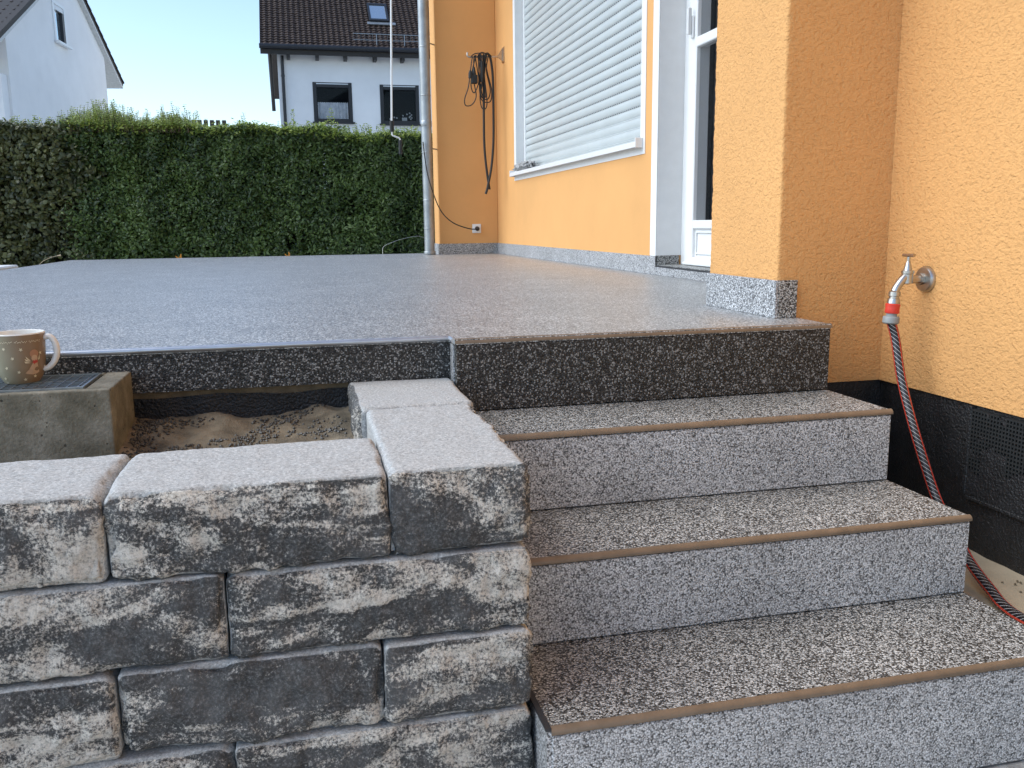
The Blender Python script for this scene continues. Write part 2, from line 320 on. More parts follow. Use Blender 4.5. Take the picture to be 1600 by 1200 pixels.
# ------------------------------------------------------------------ steps
steps = empty('entrance_steps', (.65, -.4, -.7), 'flight of grey stone-carpet steps with bronze nosings beside the block wall', 'steps')
YS = [0.0, -.2566, -.5233, -.7927]; ZS = [0.0, -.17, -.3362, -.5006, -.695]
for i in range(4):
    y, z = YS[i], ZS[i]; zl = ZS[i+1]; xl = X0+.002 if i < 3 else X0+.004; xr = XR-.0005*i
    MB().box(xl, xr, y, y+.02, zl+(.0015 if i < 3 else 0), z-.0125).build('riser', M['fascia'] if i == 0 else M['riser'], steps, bevel=0.002)
    if i:
        MB().box(xl, xr+.002, y+.006, YS[i-1]+.0195, z-.014, z-.0005).build('tread', M['tread'], steps)
    MB().box(xl+.002, xr-.004, y+.022, YS[i-1]+.019 if i else .17, -.69+.001*i, z-.016).build('core', M['mortar'], steps)
    q = MB(); ns = 8; pr = [(y+.008, z-.0095), (y-.0018, z-.0095)]+[(y+.008-.0098*math.cos(a), z-.0072+.0090*math.sin(a)) for a in [math.pi/2*k/ns for k in range(ns+1)]]
    k = len(pr); q.add([(xl-.001, a, c) for a, c in pr]+[(xr+.003, a, c) for a, c in pr], [tuple(range(k)), tuple(range(2*k-1, k-1, -1))]+[(j, (j+1) % k, (j+1) % k+k, j+k) for j in range(k)])
    q.build('nosing', M['bronze'], steps, smooth=True)
MB().box(X0-.004, X0+.0035, -.7905, -.5235, -.69, ZS[3]-.004).build('side_panel', M['riser'], steps)
MB().box(X0-.006, X0+.003, -.7915, -.5235, ZS[3]-.0035, ZS[3]+.0015).build('edge_profile', M['darkmetal'], steps)

# ------------------------------------------------------------------ block wall
wall = empty('retaining_wall', (-.2, -.6, -.7), 'dry stacked wall of grey and cream marbled concrete blocks beside the steps', 'block wall')
def block(x0, x1, y0, y1, z0, z1, seed, split=('F',), r=0.014, res=0.0062, parent=wall, rag=1.0):
    L = (x1-x0, y1-y0, z1-z0); N = [max(4, int(l/res)) for l in L]; cen = Vector(((x0+x1)/2, (y0+y1)/2, (z0+z1)/2)); h = [l/2 for l in L]
    idx = {}; vs = []; fs = []
    def vid(i, j, k):
        key = (i, j, k)
        if key not in idx: idx[key] = len(vs); vs.append(((i/N[0]*2-1)*h[0], (j/N[1]*2-1)*h[1], (k/N[2]*2-1)*h[2]))
        return idx[key]
    for i in range(N[0]):
        for j in range(N[1]): fs.append((vid(i,j,0), vid(i,j+1,0), vid(i+1,j+1,0), vid(i+1,j,0))); k = N[2]; fs.append((vid(i,j,k), vid(i+1,j,k), vid(i+1,j+1,k), vid(i,j+1,k)))
    for i in range(N[0]):
        for k in range(N[2]): fs.append((vid(i,0,k), vid(i+1,0,k), vid(i+1,0,k+1), vid(i,0,k+1))); j = N[1]; fs.append((vid(i,j,k), vid(i,j,k+1), vid(i+1,j,k+1), vid(i+1,j,k)))
    for j in range(N[1]):
        for k in range(N[2]): fs.append((vid(0,j,k), vid(0,j,k+1), vid(0,j+1,k+1), vid(0,j+1,k))); i = N[0]; fs.append((vid(i,j,k), vid(i,j+1,k), vid(i,j+1,k+1), vid(i,j,k+1)))
    out = []; sp = []
    for p in vs:
        P = Vector(p); W = P+cen+Vector((seed*3.1, seed*1.7, seed*2.3))
        rr = r*(0.9+0.8*noise.noise(W*11))
        fr = 'F' in split
        if fr and P.y < 0: rr *= 1.25
        inn = Vector([max(-h[a]+rr, min(h[a]-rr, P[a])) for a in range(3)]); d = P-inn; nrm = d.normalized() if d.length > 1e-9 else Vector((0, 0, 1))
        Q = inn+nrm*rr if d.length > 1e-9 else P
        s = 0.0
        if fr: s = max(s, min(1, max(0, (-nrm.y-(0.42 if nrm.z > 0.25 else 0.0))/0.25)) if P.y < -h[1]+rr*1.01 else 0)
        if 'R' in split: s = max(s, min(1, max(0, (nrm.x-0.15)/0.3)) if P.x > h[0]-rr*1.01 else 0)
        if 'L' in split: s = max(s, min(1, max(0, (-nrm.x-0.15)/0.3)) if P.x < -h[0]+rr*1.01 else 0)
        f1 = noise.fractal(W*16, 0.9, 2.0, 4); f2 = noise.fractal(W*70, 0.8, 2.0, 3)
        f3 = noise.hetero_terrain(W*34, 0.6, 2.0, 4, 0.7)
        vd = noise.voronoi(W*Vector((24, 24, 34)))[0]; chip = min(1.0, vd[1]-vd[0])
        amp = (0.0068*f1+0.0026*f2+0.0016*f3-0.0040*(1-chip)**3+0.001)*s*rag + (0.0011*f1+0.0007*f2)*(1-s)
        if fr and s > 0:      # split face bulges a little in the middle
            amp += 0.006*s*(1-(P.z/h[2])**2)*(1-0.6*abs(P.x/h[0])**3)-0.004*s
        edge = noise.fractal(W*Vector((22, 22, 22)), 1.0, 2.0, 3)
        Q = Q + nrm*amp + nrm*min(0, edge-0.05)*0.010*(1 if d.length > rr*1.15 else 0.0)
        out.append(Q); sp.append(s)
    me = bpy.data.meshes.new('stone'); me.from_pydata(out, [], fs); me.materials.append(M['block'])
    at_ = me.attributes.new('split', 'FLOAT', 'POINT'); at_.data.foreach_set('value', sp)
    me.polygons.foreach_set('use_smooth', [True]*len(fs))
    return place('stone', me, parent, cen)
ZW = -.098; gp = .0010; FY = -.722; XE = .158
rows = [(ZW, ZW-.129), (ZW-.1305, ZW-.262), (ZW-.2635, ZW-.396), (ZW-.3975, ZW-.53), (ZW-.5315, -.70)]
cuts = [[-.90, -.447, -.056, XE], [-1.15, -.75, -.295, XE], [-.90, -.451, -.073, XE], [-1.15, -.75, -.297, XE], [-.9, -.451, -.07, XE]]
sd_ = 1
for ri, ((zt, zb), cs) in enumerate(zip(rows, cuts)):
    for a, c in zip(cs[:-1], cs[1:]):
        last = c == XE; sd_ += 1
        y1 = -.25 if (ri == 0 and last) else -.483+random.uniform(-.004, .004)
        jy = random.uniform(-.005, .005)
        block(a+gp, c-gp, FY+jy-(.004*ri), y1, zb+.0008, zt-(random.uniform(0, .003) if ri else 0), sd_, ('F', 'R') if last else ('F',), r=.009 if last else .0125)
sd_ += 1; block(-.072, XE+.006, -.247, YJ-.003, ZW-.129, ZW+.003, sd_, ('L',), r=.012)
block(-.07, XE, -.48, YJ-.02, ZW-.6, ZW-.1305, sd_+1, (), r=.006, res=.03)

# sand pit behind the wall
b = MB(); vs = []
for i in range(101):
    x = -.90+.83*i/100
    for j in range(9):
        z = -.40+(.40-.112+.012*noise.noise((x*7, 1, 0)))*j/8; vs.append((x, YJ+.020-.010*abs(noise.noise((x*9, z*14, 5)))-.008*(j == 8)*noise.noise((x*20, 3, 3)), z))
b.add(vs, [(i*9+j, i*9+9+j, i*9+10+j, i*9+j+1) for i in range(100) for j in range(8)]); b.build('damp_course', M['bitumen'], terrace, smooth=True, fix=False)
MB().box(-.90, -.072, YJ+.0225, YJ+.029, -.40, -.0985).build('mortar_bed', M['mortar'], terrace)
def zsand(x, y):
    t = (y+.48)/(.53); return -.208+.052*t*t+.012*math.sin(x*9+1)+.018*noise.fractal((x*9, y*9, 3.0), 1, 2, 5)
s = sheet('sand', -.56, -.066, -.49, YJ+.025, 70, 70, zsand, M['sand']); tag(s, kind='structure')
b = MB()
for k in range(5200):
    x, y = random.uniform(-.53, -.085), random.uniform(-.44, YJ+.01)
    dens = noise.fractal((x*7+5, y*9, 9.0), 1, 2, 3)+0.55*(y+.1)
    if dens < random.uniform(-.05, .42): continue
    sz = random.uniform(.0018, .0045); z = zsand(x, y)+sz*.4
    pts = [Vector(v)*sz*random.uniform(.8, 1.25)+Vector((x, y, z)) for v in ((1,0,0), (-1,0,0), (0,1,0), (0,-1,0), (0,0,.8), (0,0,-.8))]
    b.add(pts, [(0,2,4), (2,1,4), (1,3,4), (3,0,4), (2,0,5), (1,2,5), (3,1,5), (0,3,5)])
o = b.build('gravel', M['chips'], fix=False); tag(o, 'loose dark stone chips scattered on the sand behind the blocks', 'gravel', kind='stuff')

# ------------------------------------------------------------------ light well with grating and mug
lw = empty('light_well', (-.85, -.05, -.4), 'weathered concrete light well standing against the dark terrace edge', 'light well')
ZB = -.046; GZ_ = ZB-.009
b = MB(); b.box(-1.3, -.536, -.168, -.143, -.45, ZB).box(-.585, -.536, -.1425, YJ-.004, -.45, ZB).box(-1.3, -.5855, .034, YJ-.004, -.45, ZB)
b.box(-1.3, -.5855, -.1425, .0335, -.45, -.30).box(-1.3, -.586, -.1428, -.131, -.29, GZ_-.0005).box(-1.3, -.586, .024, .0338, -.29, GZ_-.0005)
cf = b.build('concrete_frame', M['concrete'], lw, bevel=.003, seg=2)
gr = empty('steel_grating', (-.85, -.05, ZB), 'galvanised mesh grating lying on the concrete light well', 'grating')
GX0, GX1, GY0, GY1, GZ = -1.28, -.5895, -.1385, .0315, ZB-.009
b = MB(); b.box(GX0, GX1, GY0, GY0+.004, GZ, GZ+.012).box(GX0, GX1, GY1-.004, GY1, GZ, GZ+.012).box(GX1-.004, GX1, GY0+.0042, GY1-.0042, GZ, GZ+.012).box(GX0, GX0+.004, GY0+.0042, GY1-.0042, GZ, GZ+.012)
b.build('frame', M['steel'], gr)
bar1 = MB().box(-.0009, .0009, GY0+.0045, GY1-.0045, 0, .0022); b1 = bar1.build('bar', M['steel'], gr); me1 = b1.data
x = GX1-.0155; first = True
while x > GX0+.01:
    if first: b1.location = Vector((x, (GY0+GY1)/2, GZ+.0082))-gr.location; first = False
    else: place('bar', me1, gr, (x, (GY0+GY1)/2, GZ+.0082))
    x -= .0205
b2 = MB().box(GX0+.0045, GX1-.0045, -.0009, .0009, 0, .0018).build('cross_bar', M['steel'], gr); me2 = b2.data
for k in range(8):
    y = GY0+.0045+(k+1)*(GY1-GY0-.009)/9
    if k == 0: b2.location = Vector(((GX0+GX1)/2, y, GZ+.0085))-gr.location
    else: place('cross_bar', me2, gr, ((GX0+GX1)/2, y, GZ+.0085))

MZ = GZ+.0122; mc = at(36, 596, 'z', MZ); MX, MY = mc.x, mc.y
def mug_mat():
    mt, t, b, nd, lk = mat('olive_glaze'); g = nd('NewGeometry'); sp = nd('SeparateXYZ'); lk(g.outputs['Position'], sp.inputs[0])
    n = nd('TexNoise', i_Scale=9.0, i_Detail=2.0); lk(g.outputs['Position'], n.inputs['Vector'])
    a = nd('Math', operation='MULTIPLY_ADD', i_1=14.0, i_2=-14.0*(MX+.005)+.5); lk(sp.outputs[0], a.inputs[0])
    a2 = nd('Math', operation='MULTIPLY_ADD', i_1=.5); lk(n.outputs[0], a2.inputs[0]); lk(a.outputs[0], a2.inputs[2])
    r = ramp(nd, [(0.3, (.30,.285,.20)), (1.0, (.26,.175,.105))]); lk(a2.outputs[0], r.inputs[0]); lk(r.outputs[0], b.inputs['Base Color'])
    b.inputs['Roughness'].default_value = 0.25
    return mt
M['mug'] = mug_mat(); M['china'] = simple('white_china', (.82,.8,.75), 0.2, var=0.02)
M['cream_print'] = simple('cream_print', (.72,.64,.45), 0.35, var=.05); M['skin_print'] = simple('pale_brown_print', (.42,.22,.13), 0.35, var=.05)
M['dress_print'] = simple('beige_print', (.55,.38,.25), 0.35, var=.08); M['red_print'] = simple('red_print', (.5,.06,.045), 0.35, var=.05)
mug = empty('mug', (MX, MY, MZ), 'olive china mug with cream stars and an angel, standing on the grating', 'mug')
prof = [(0, .0315), (.004, .0345), (.012, .0388), (.028, .0435), (.05, .0462), (.098, .0492)]
def mug_r(h):
    for (h0, r0), (h1, r1) in zip(prof[:-1], prof[1:]):
        if h <= h1: return r0+(r1-r0)*(h-h0)/(h1-h0)
    return prof[-1][1]
mb = MB(); nseg = 64
pf = [(0, .0), (0, .0315), (.002, .0333)]+[(h, mug_r(h)) for h in [.004+.006*k for k in range(1, 16)]]+[(.098, .0492)]
def ring(b, pf, mi):
    vs = []; fs = []
    for h, r in pf:
        for k in range(nseg): a = 2*math.pi*k/nseg; vs.append((MX+max(r, 1e-4)*math.cos(a), MY+max(r, 1e-4)*math.sin(a), MZ+h))
    for i in range(len(pf)-1):
        for k in range(nseg): fs.append((i*nseg+k, i*nseg+(k+1) % nseg, (i+1)*nseg+(k+1) % nseg, (i+1)*nseg+k))
    b.add(vs, fs, mi)
ring(mb, pf, 0); ring(mb, [(.098, .0492), (.0995, .0490), (.1005, .0480), (.0995, .0463), (.09, .0455), (.03, .040), (.012, .034), (.009, .0)], 1)
mb.build('body', [M['mug'], M['china']], mug, smooth=True, fix=False)
hp = [(MX+mug_r(.086)-.002, .088), (MX+.058, .090), (MX+.067, .078), (MX+.069, .058), (MX+.063, .040), (MX+.052, .028), (MX+mug_r(.03)-.002, .024)]
MB().tube([(x, MY-.002, MZ+z) for x, z in hp], lambda t: .0052+.0012*math.sin(t*math.pi), 12).build('handle', M['china'], mug, smooth=True)
def decal(polys, name, mt, lift=.0006):
    """flat print: small polygons following the curve of the mug; coordinates (angle in mm along wall from camera-facing point, height mm)"""
    b = MB(); a0 = math.atan2(CAM.y-MY, CAM.x-MX)
    for poly in polys:
        cx = sum(p[0] for p in poly)/len(poly); cy = sum(p[1] for p in poly)/len(poly); vs = []
        for (u, h) in [(cx, cy)]+list(poly):
            rr = mug_r(h/1000)+lift; a = a0+u/1000/rr; vs.append((MX+rr*math.cos(a), MY+rr*math.sin(a), MZ+h/1000))
        k = len(poly); b.add(vs, [(0, 1+i, 1+(i+1) % k) for i in range(k)])
    return b.build(name, mt, mug, fix=False)
def star(u, h, s=3.8):
    rot = random.uniform(0, 1); return [(u+(s if k % 2 == 0 else s*.48)*math.cos(rot+k*math.pi/5), h+(s if k % 2 == 0 else s*.48)*math.sin(rot+k*math.pi/5)) for k in range(10)]
for u, h in [(-29, 72), (2, 70), (-14, 53), (-27, 34), (-5, 25), (5, 9), (24, 14), (-33, 12), (40, 60), (-45, 50), (-48, 78), (52, 30), (60, 65), (-62, 25)]:
    decal([star(u, h)], 'star', M['cream_print'])
ell = lambda cx, cy, rx, ry, n=18, a0=0, a1=2*math.pi: [(cx+rx*math.cos(a0+(a1-a0)*k/n), cy+ry*math.sin(a0+(a1-a0)*k/n)) for k in range(n)]
decal([[(22, 42), (31, 42), (34, 22), (28, 19), (20, 18), (10, 20), (6, 22), (14, 30)]], 'angel_dress', M['dress_print'])
decal([ell(26, 60, 9, 8)], 'angel_hair', M['skin_print'], .0006)
decal([ell(26, 51, 6.5, 6.5)], 'angel_face', M['dress_print'], .0009)
decal([[(18, 46), (9, 56), (11, 50)], [(18, 45), (7, 51), (9, 46)], [(18, 42), (6, 46), (8, 42)], [(33, 46), (38, 58), (37, 48)]], 'angel_wing', M['cream_print'], .0007)
decal([star(25, 43, 5.5), star(29, 44, 4.5)], 'angel_bow', M['red_print'], .0011)
b = []
for k in range(46):
    if k in (15, 16, 30, 31): continue
    u = -38+k*1.75; h = 85+1.3*math.sin(k*2.4)+.8*math.sin(k*1.1); b.append([(u, h-.9), (u+1.5, h-.4), (u+1.7, h+.8), (u+.3, h+.5)])
decal(b, 'rim_script', M['cream_print'])

# ------------------------------------------------------------------ the orange house
house = empty('orange_house', (2.2, 3.0, -.7), 'orange rendered house with white shutter, terrace door and grey stone plinth', 'house')
WF = XW+.0095; RF = YF+.0095; CX = 1.0665+.0095; CY = YC+.0095; CB = .5874-.008
MB().box(XT, 4.0, -5.0, CY, -.186, 5.6).build('wall', M['stucco_rough'], house)
def ragged_column():
    vs = []; fs = []; nz_ = 440; K = 9
    for i in range(nz_+1):
        z = -.186+(2.95+.186)*i/nz_; ring_ = [(4.0, CY+.0002)]
        for (cx, cy, sy) in ((CX, CY+.0002, 1), (CX, CB, -1)):
            r0 = .007+.0045*noise.fractal((z*38, cx*9, sy*7.0), .9, 2, 4); r0 = max(.002, r0); e = .0022*noise.fractal((z*70+9, 3, sy*5.0), .8, 2, 3)
            arc = [(cx+r0-(r0-e)*math.sin(t), cy+sy*(r0-(r0-e)*math.cos(t))) for t in [math.pi/2*k/3 for k in range(4)]]
            arc = [(cx+.02, cy)]+arc+[(cx, cy+sy*.02)]; ring_ += arc if sy > 0 else arc[::-1]
        ring_.append((4.0, CB)); vs += [(x, y, z) for x, y in ring_]
    n_ = len(ring_)
    for i in range(nz_):
        for k in range(n_-1): fs.append((i*n_+k, i*n_+k+1, (i+1)*n_+k+1, (i+1)*n_+k))
    fs.append(tuple(range(n_))); fs.append(tuple(nz_*n_+k for k in range(n_-1, -1, -1)))
    o = MB().add(vs, fs).build('wall', M['stucco_rough'], house, smooth=True)
    for p in o.data.polygons:
        if p.area > .0004 and max(abs(c) for c in p.normal) > .999: p.use_smooth = False
    return o
ragged_column()
b = MB(); DY0, DY1, WY0, WY1, WZ0, WZ1, ZC = CB, 2.17, 2.395, 5.09, .655, 2.15, 2.95
b.box(WF, WF+.25, DY1, WY0, -.01, ZC).box(WF, WF+.25, WY0, WY1, -.01, WZ0).box(WF, WF+.25, WY0, WY1, WZ1, ZC).box(WF, WF+.25, WY1, RF+.1, -.01, ZC).box(WF, WF+.25, DY0, DY1, 2.2, ZC)
b.build('wall', M['stucco_fine'], house)
MB().box(1.021+.0095, WF-.0005, RF, RF+.28, -.01, ZC).build('wall', M['stucco_fine'], house, bevel=.004)
MB().box(.96, 4.0, CY+.001, RF+.30, ZC+.0005, ZC+.2).build('balcony_slab', M['white_paint'], house, bevel=.005)
MB().box(1.35, 4.0, CY+.001, RF+.30, ZC+.201, 5.6).build('wall', M['stucco_fine'], house)
b = MB(); b.add([(.7, -5.5, 5.3), (6.2, -5.5, 8.6), (6.2, 6.8, 8.6), (.7, 6.8, 5.3), (.7, -5.5, 5.5), (6.2, -5.5, 8.8), (6.2, 6.8, 8.8), (.7, 6.8, 5.5)], [(0,3,2,1), (4,5,6,7), (0,1,5,4), (1,2,6,5), (2,3,7,6), (3,0,4,7)])
b.build('roof', M['tile'], house)
MB().box(XT+.008, 3.9, -5.0, CY+.2, -.75, -.1865).build('bitumen_base', M['bitumen'], house)
MB().box(XR+.03, XT+.0075, CY+.004, CY+.25, -.75, -.1865).build('bitumen_base', M['bitumen'], house)
# plinth strips
def strip(x0, x1, y0, y1, z0, z1, mt='plinth'): return MB().box(x0, x1, y0, y1, z0, z1).build('plinth', M[mt], house, bevel=.0012)
strip(XW, WF-.0004, DY1-.009, YF+.001, .0004, .092); strip(1.021, XW-.0004, YF, RF-.0004, .0004, .092, 'terrace'); strip(1.021, 1.0302, RF, RF+.28, .0004, .092)
strip(1.0665, CX-.0004, YC, CB+.002, .0004, .1013); strip(CX, XR-.001, YC, CY-.0004, .0004, .1013, 'tread')
strip(XW+.0002, 1.675, DY1-.009, DY1-.0004, .047, .094, 'tread')
# door ledge
MB().box(XW+.0002, 1.70, DY0+.002, DY1-.0005, .0004, .040).build('door_ledge', M['plinth'], house, bevel=.001)
MB().box(XW-.001, 1.70, DY0+.002, DY1-.0095, .0405, .0465).build('door_ledge', M['darkmetal'], house)
MB().box(XW+.010, 1.70, DY0+.002, DY1-.0097, .0468, .0495).build('door_ledge', M['tread'], house)
# white painted reveal of the door opening
MB().box(WF-.004, WF-.0004, DY1-.004, DY1+.075, .0925, 2.25).build('white_band', M['white_paint'], house)
MB().box(WF-.004, 1.80, DY1-.0045, DY1-.0006, .0945, 2.20).build('reveal', M['white_paint'], house)
# door
DX = 1.685
dr = empty('door', (DX, 1.5, .05)); dr.parent = house; dr.location = Vector((DX, 1.5, .05))-house.location
ye = DY1-.005
b = MB(); b.box(DX, DX+.07, ye-.055, ye, .05, 2.2).box(DX, DX+.07, DY0+.001, ye-.0555, 2.13, 2.2); b.build('door_frame', M['white_upvc'], dr, bevel=.003)
MB().box(DX+.004, DX+.06, ye-.068, ye-.0555, .05, 2.13).build('gasket', M['gasket'], dr)
SA = ye-.0685; SX = DX-.012; st = .085
b = MB(); b.box(SX, SX+.07, SA-st, SA, .055, 2.125).box(SX, SX+.07, SA-1.35, SA-st-.0003, .225, .265).box(SX, SX+.07, SA-1.35, SA-st-.0003, .055, .09).box(SX, SX+.07, SA-1.35, SA-st-.0003, 2.04, 2.125).box(SX, SX+.07, SA-1.35-st, SA-1.3503, .055, 2.125)
b.box(SX-.002, SX+.05, SA-1.35, SA-st-.0003, 1.055, 1.10)
b.build('door_sash', M['white_upvc'], dr, bevel=.004)
MB().box(SX+.016, SX+.05, SA-1.35, SA-st-.0003, .0905, .2245).build('door_panel', M['white_upvc'], dr)
b = MB(); b.box(SX+.008, SX+.0155, SA-1.34, SA-st-.02, .105, .112).box(SX+.008, SX+.0155, SA-1.34, SA-st-.02, .205, .212).box(SX+.008, SX+.0155, SA-st-.027, SA-st-.02, .1125, .2045); b.build('panel_bead', M['white_upvc'], dr, bevel=.002)
MB().box(SX-.016, SX-.0004, DY0+.003, SA-.01, .052, .066).build('weather_bar', M['white_upvc'], dr, bevel=.003)
MB().box(SX-.001, SX-.0002, SA-.15, SA-.135, .10, .104).build('drain_slot', M['gasket'], dr)
MB().box(SX+.02, SX+.026, SA-1.35, SA-st-.0003, .2655, 1.0545).build('pane', M['glass'], dr); MB().box(SX+.02, SX+.026, SA-1.35, SA-st-.0003, 1.1005, 2.0395).build('pane', M['glass'], dr)
b = MB(); b.box(SX-.012, SX-.0004, SA-.062, SA-.038, 1.10, 1.20); b.box(SX-.034, SX-.0125, SA-.058, SA-.045, 1.115, 1.235); b.build('handle', M['white_upvc'], dr, bevel=.004)
b = MB(); nn = 160; vs = []
for k in range(nn+1):
    y = SA-1.4+1.42*k/nn; xx = SX+.16+.018*math.sin(k*.62)+.008*math.sin(k*1.7+1); vs += [(xx, y, .08), (xx, y, 2.1)]
b.add(vs, [(2*k, 2*k+1, 2*k+3, 2*k+2) for k in range(nn)]); b.build('curtain', M['curtain'], dr, smooth=True, fix=False)
b = MB(); b.box(3.0, 3.05, DY0, 2.3, .05, 2.2).box(WF+.26, 3.0, 2.24, 2.29, .05, 2.2).box(WF+.26, 3.0, DY0+.002, 2.24, -.01, .049).box(WF+.26, 3.0, DY0+.002, 2.24, 2.2, 2.25); b.build('room', M['room'], house)
# window with roller shutter
win = empty('window', (XW, 3.7, .65)); win.parent = house; win.location = Vector((XW, 3.7, .65))-house.location
b = MB(); BW = .06
b.box(WF-.004, WF-.0004, WY0-BW, WY0, WZ0-.055, WZ1+BW).box(WF-.004, WF-.0004, WY1, WY1+BW, WZ0-.055, WZ1+BW).box(WF-.004, WF-.0004, WY0+.0002, WY1-.0002, WZ0-.055, WZ0-.001).box(WF-.004, WF-.0004, WY0+.0002, WY1-.0002, WZ1, WZ1+BW)
b.build('white_band', M['white_paint'], win)
RD = .105
b = MB(); b.box(WF-.0035, WF+RD+.03, WY1-.004, WY1-.0004, WZ0+.001, WZ1-.001).box(WF-.0035, WF+RD+.03, WY0+.0004, WY0+.004, WZ0+.001, WZ1-.001).box(WF-.0035, WF+RD+.03, WY0+.0045, WY1-.0045, WZ1-.004, WZ1-.0004)
b.build('reveal', M['white_paint'], win)
for ya_, yb_ in ((WY1-.045, WY1-.0045), (WY0+.0045, WY0+.045)): MB().box(WF+RD-.045, WF+RD+.02, ya_, yb_, WZ0+.012, WZ1-.005).build('guide_rail', M['white_upvc'], win, bevel=.003)
b = MB(); b.box(WF-.042, WF+RD+.03, WY0-.028, WY1+.05, WZ0+.001, WZ0+.006).box(WF-.046, WF-.0425, WY0-.028, WY1+.05, WZ0-.022, WZ0+.006).box(WF-.046, WF-.0045, WY0-.036, WY0-.0285, WZ0-.024, WZ0+.026).box(WF-.046, WF-.0045, WY1+.0505, WY1+.058, WZ0-.024, WZ0+.026)
b.build('sill', M['white_upvc'], win, bevel=.0015)
def perf_mat():
    mt, t, b, nd, lk = mat('perforated_shutter_lip'); g = nd('NewGeometry'); sp = nd('SeparateXYZ'); lk(g.outputs['Position'], sp.inputs[0])
    a = nd('Math', operation='MULTIPLY', i_1=1/.03); lk(sp.outputs[1], a.inputs[0]); f = nd('Math', operation='FRACT'); lk(a.outputs[0], f.inputs[0])
    r = ramp(nd, [(0.0, (.03,.033,.036)), (0.62, (.5,.53,.53))], 'CONSTANT'); lk(f.outputs[0], r.inputs[0]); lk(r.outputs[0], b.inputs['Base Color']); b.inputs['Roughness'].default_value = .5
    return mt
M['perf'] = perf_mat()
sh = empty('roller_shutter', (WF+RD, 3.7, .66)); sh.parent = win; sh.location = Vector((WF+RD, 3.7, .66))-wloc(win)
SP = .0548; nsl = int((WZ1-.01-(WZ0+.03))/SP); SXm = WF+RD-.03
def slat_mesh(holes):
    b = MB(); pf = [(-.0005+.0105*math.cos(a)*1.0 if False else -.0095*math.cos(a), SP*.5*math.sin(a)*.90+.004) for a in [R(-78)+R(156)*k/10 for k in range(11)]]
    y0, y1 = -(WY1-WY0)/2+.03, (WY1-WY0)/2-.03; vs = []; fs = []
    for h_, z_ in pf: vs += [(h_, y0, z_), (h_, y1, z_)]
    fs = [(2*i, 2*i+1, 2*i+3, 2*i+2) for i in range(len(pf)-1)]
    b.add(vs, fs, 0)
    zb = pf[0][1]; xb = pf[0][0]; b.add([(xb-.0012, y0, zb-.0058), (xb-.0012, y1, zb-.0058), (xb, y1, zb), (xb, y0, zb)], [(0,1,2,3)], 1 if holes else 0)
    b.add([(.002, y0, -SP/2), (.002, y1, -SP/2), (.002, y1, SP/2), (.002, y0, SP/2)], [(0,1,2,3)], 0)
    me = bpy.data.meshes.new('slat'); me.from_pydata(b.v, [], b.f); me.materials.append(M['shutter']); me.materials.append(M['perf'])
    me.polygons.foreach_set('material_index', b.m); me.polygons.foreach_set('use_smooth', [True]*len(b.f)); return me
sA, sB = slat_mesh(True), slat_mesh(False)
for k in range(nsl): place('slat', sB if k < 3 else sA, sh, (SXm, (WY0+WY1)/2, WZ0+.042+SP*(k+.5)))
MB().box(SXm-.012, SXm+.008, WY0+.03, WY1-.03, WZ0+.008, WZ0+.040).build('end_bar', M['shutter'], sh, bevel=.003)
# cloth on the sill
bm = bmesh.new(); bmesh.ops.create_icosphere(bm, subdivisions=5, radius=1)
for v in bm.verts:
    p = v.co.copy(); n_ = noise.fractal(p*2.3+Vector((4, 2, 1)), .8, 2.1, 5); rdg = abs(noise.noise(p*4.2)); v.co = Vector((p.x*.040, p.y*.30, max(-.03, p.z*.032)))*(1+.35*n_-.35*rdg)
    v.co.z += .018*noise.noise(Vector((p.y*4, 1, 2)))
me = bpy.data.meshes.new('cloth'); bm.to_mesh(me); bm.free(); me.materials.append(M['grey_cloth']); me.polygons.foreach_set('use_smooth', [True]*len(me.polygons))
zmin = min(v.co.z for v in me.vertices)
o = place('cloth', me, None, (WF+.008, 4.88, WZ0+.0062-zmin)); tag(o, 'crumpled grey cloth lying on the window sill', 'cloth')

# socket on the return wall
sk = empty('wall_socket', (1.36, RF, .22), 'small white wall socket above the plinth of the far wall', 'socket')
MB().box(1.322, 1.401, RF-.012, RF-.0004, .181, .260).build('cover_plate', M['white_upvc'], sk, bevel=.004, seg=2)
MB().lathe((1.3615, RF-.0122, .2205), (0, -1, 0), [(0, .026), (.010, .026), (.0101, .022)], 24).build('socket_ring', M['white_upvc'], sk, smooth=True)
pg = empty('power_cable', (1.3, RF-.05, .0), 'thin dark cable plugged into the wall socket and running behind the downpipe', 'cable')
pp = [(1.37, RF-.045, .214)]+[tuple(at(x, y, 'y', yy)) for x, y, yy in [(732, 357, 5.73), (708, 348, 5.71), (690, 331, 5.69), (678, 305, 5.67), (668, 272, 5.66), (663, 240, 5.68), (661, 222, 5.70)]]
MB().tube(pp, .0048, 8).build('cord', M['black_rubber'], pg, smooth=True)
MB().lathe((1.3615, RF-.0225, .2205), (.1, -1, -.1), [(0, .019), (.018, .019), (.03, .012), (.04, .007)], 16).build('plug', M['black_rubber'], pg, smooth=True)

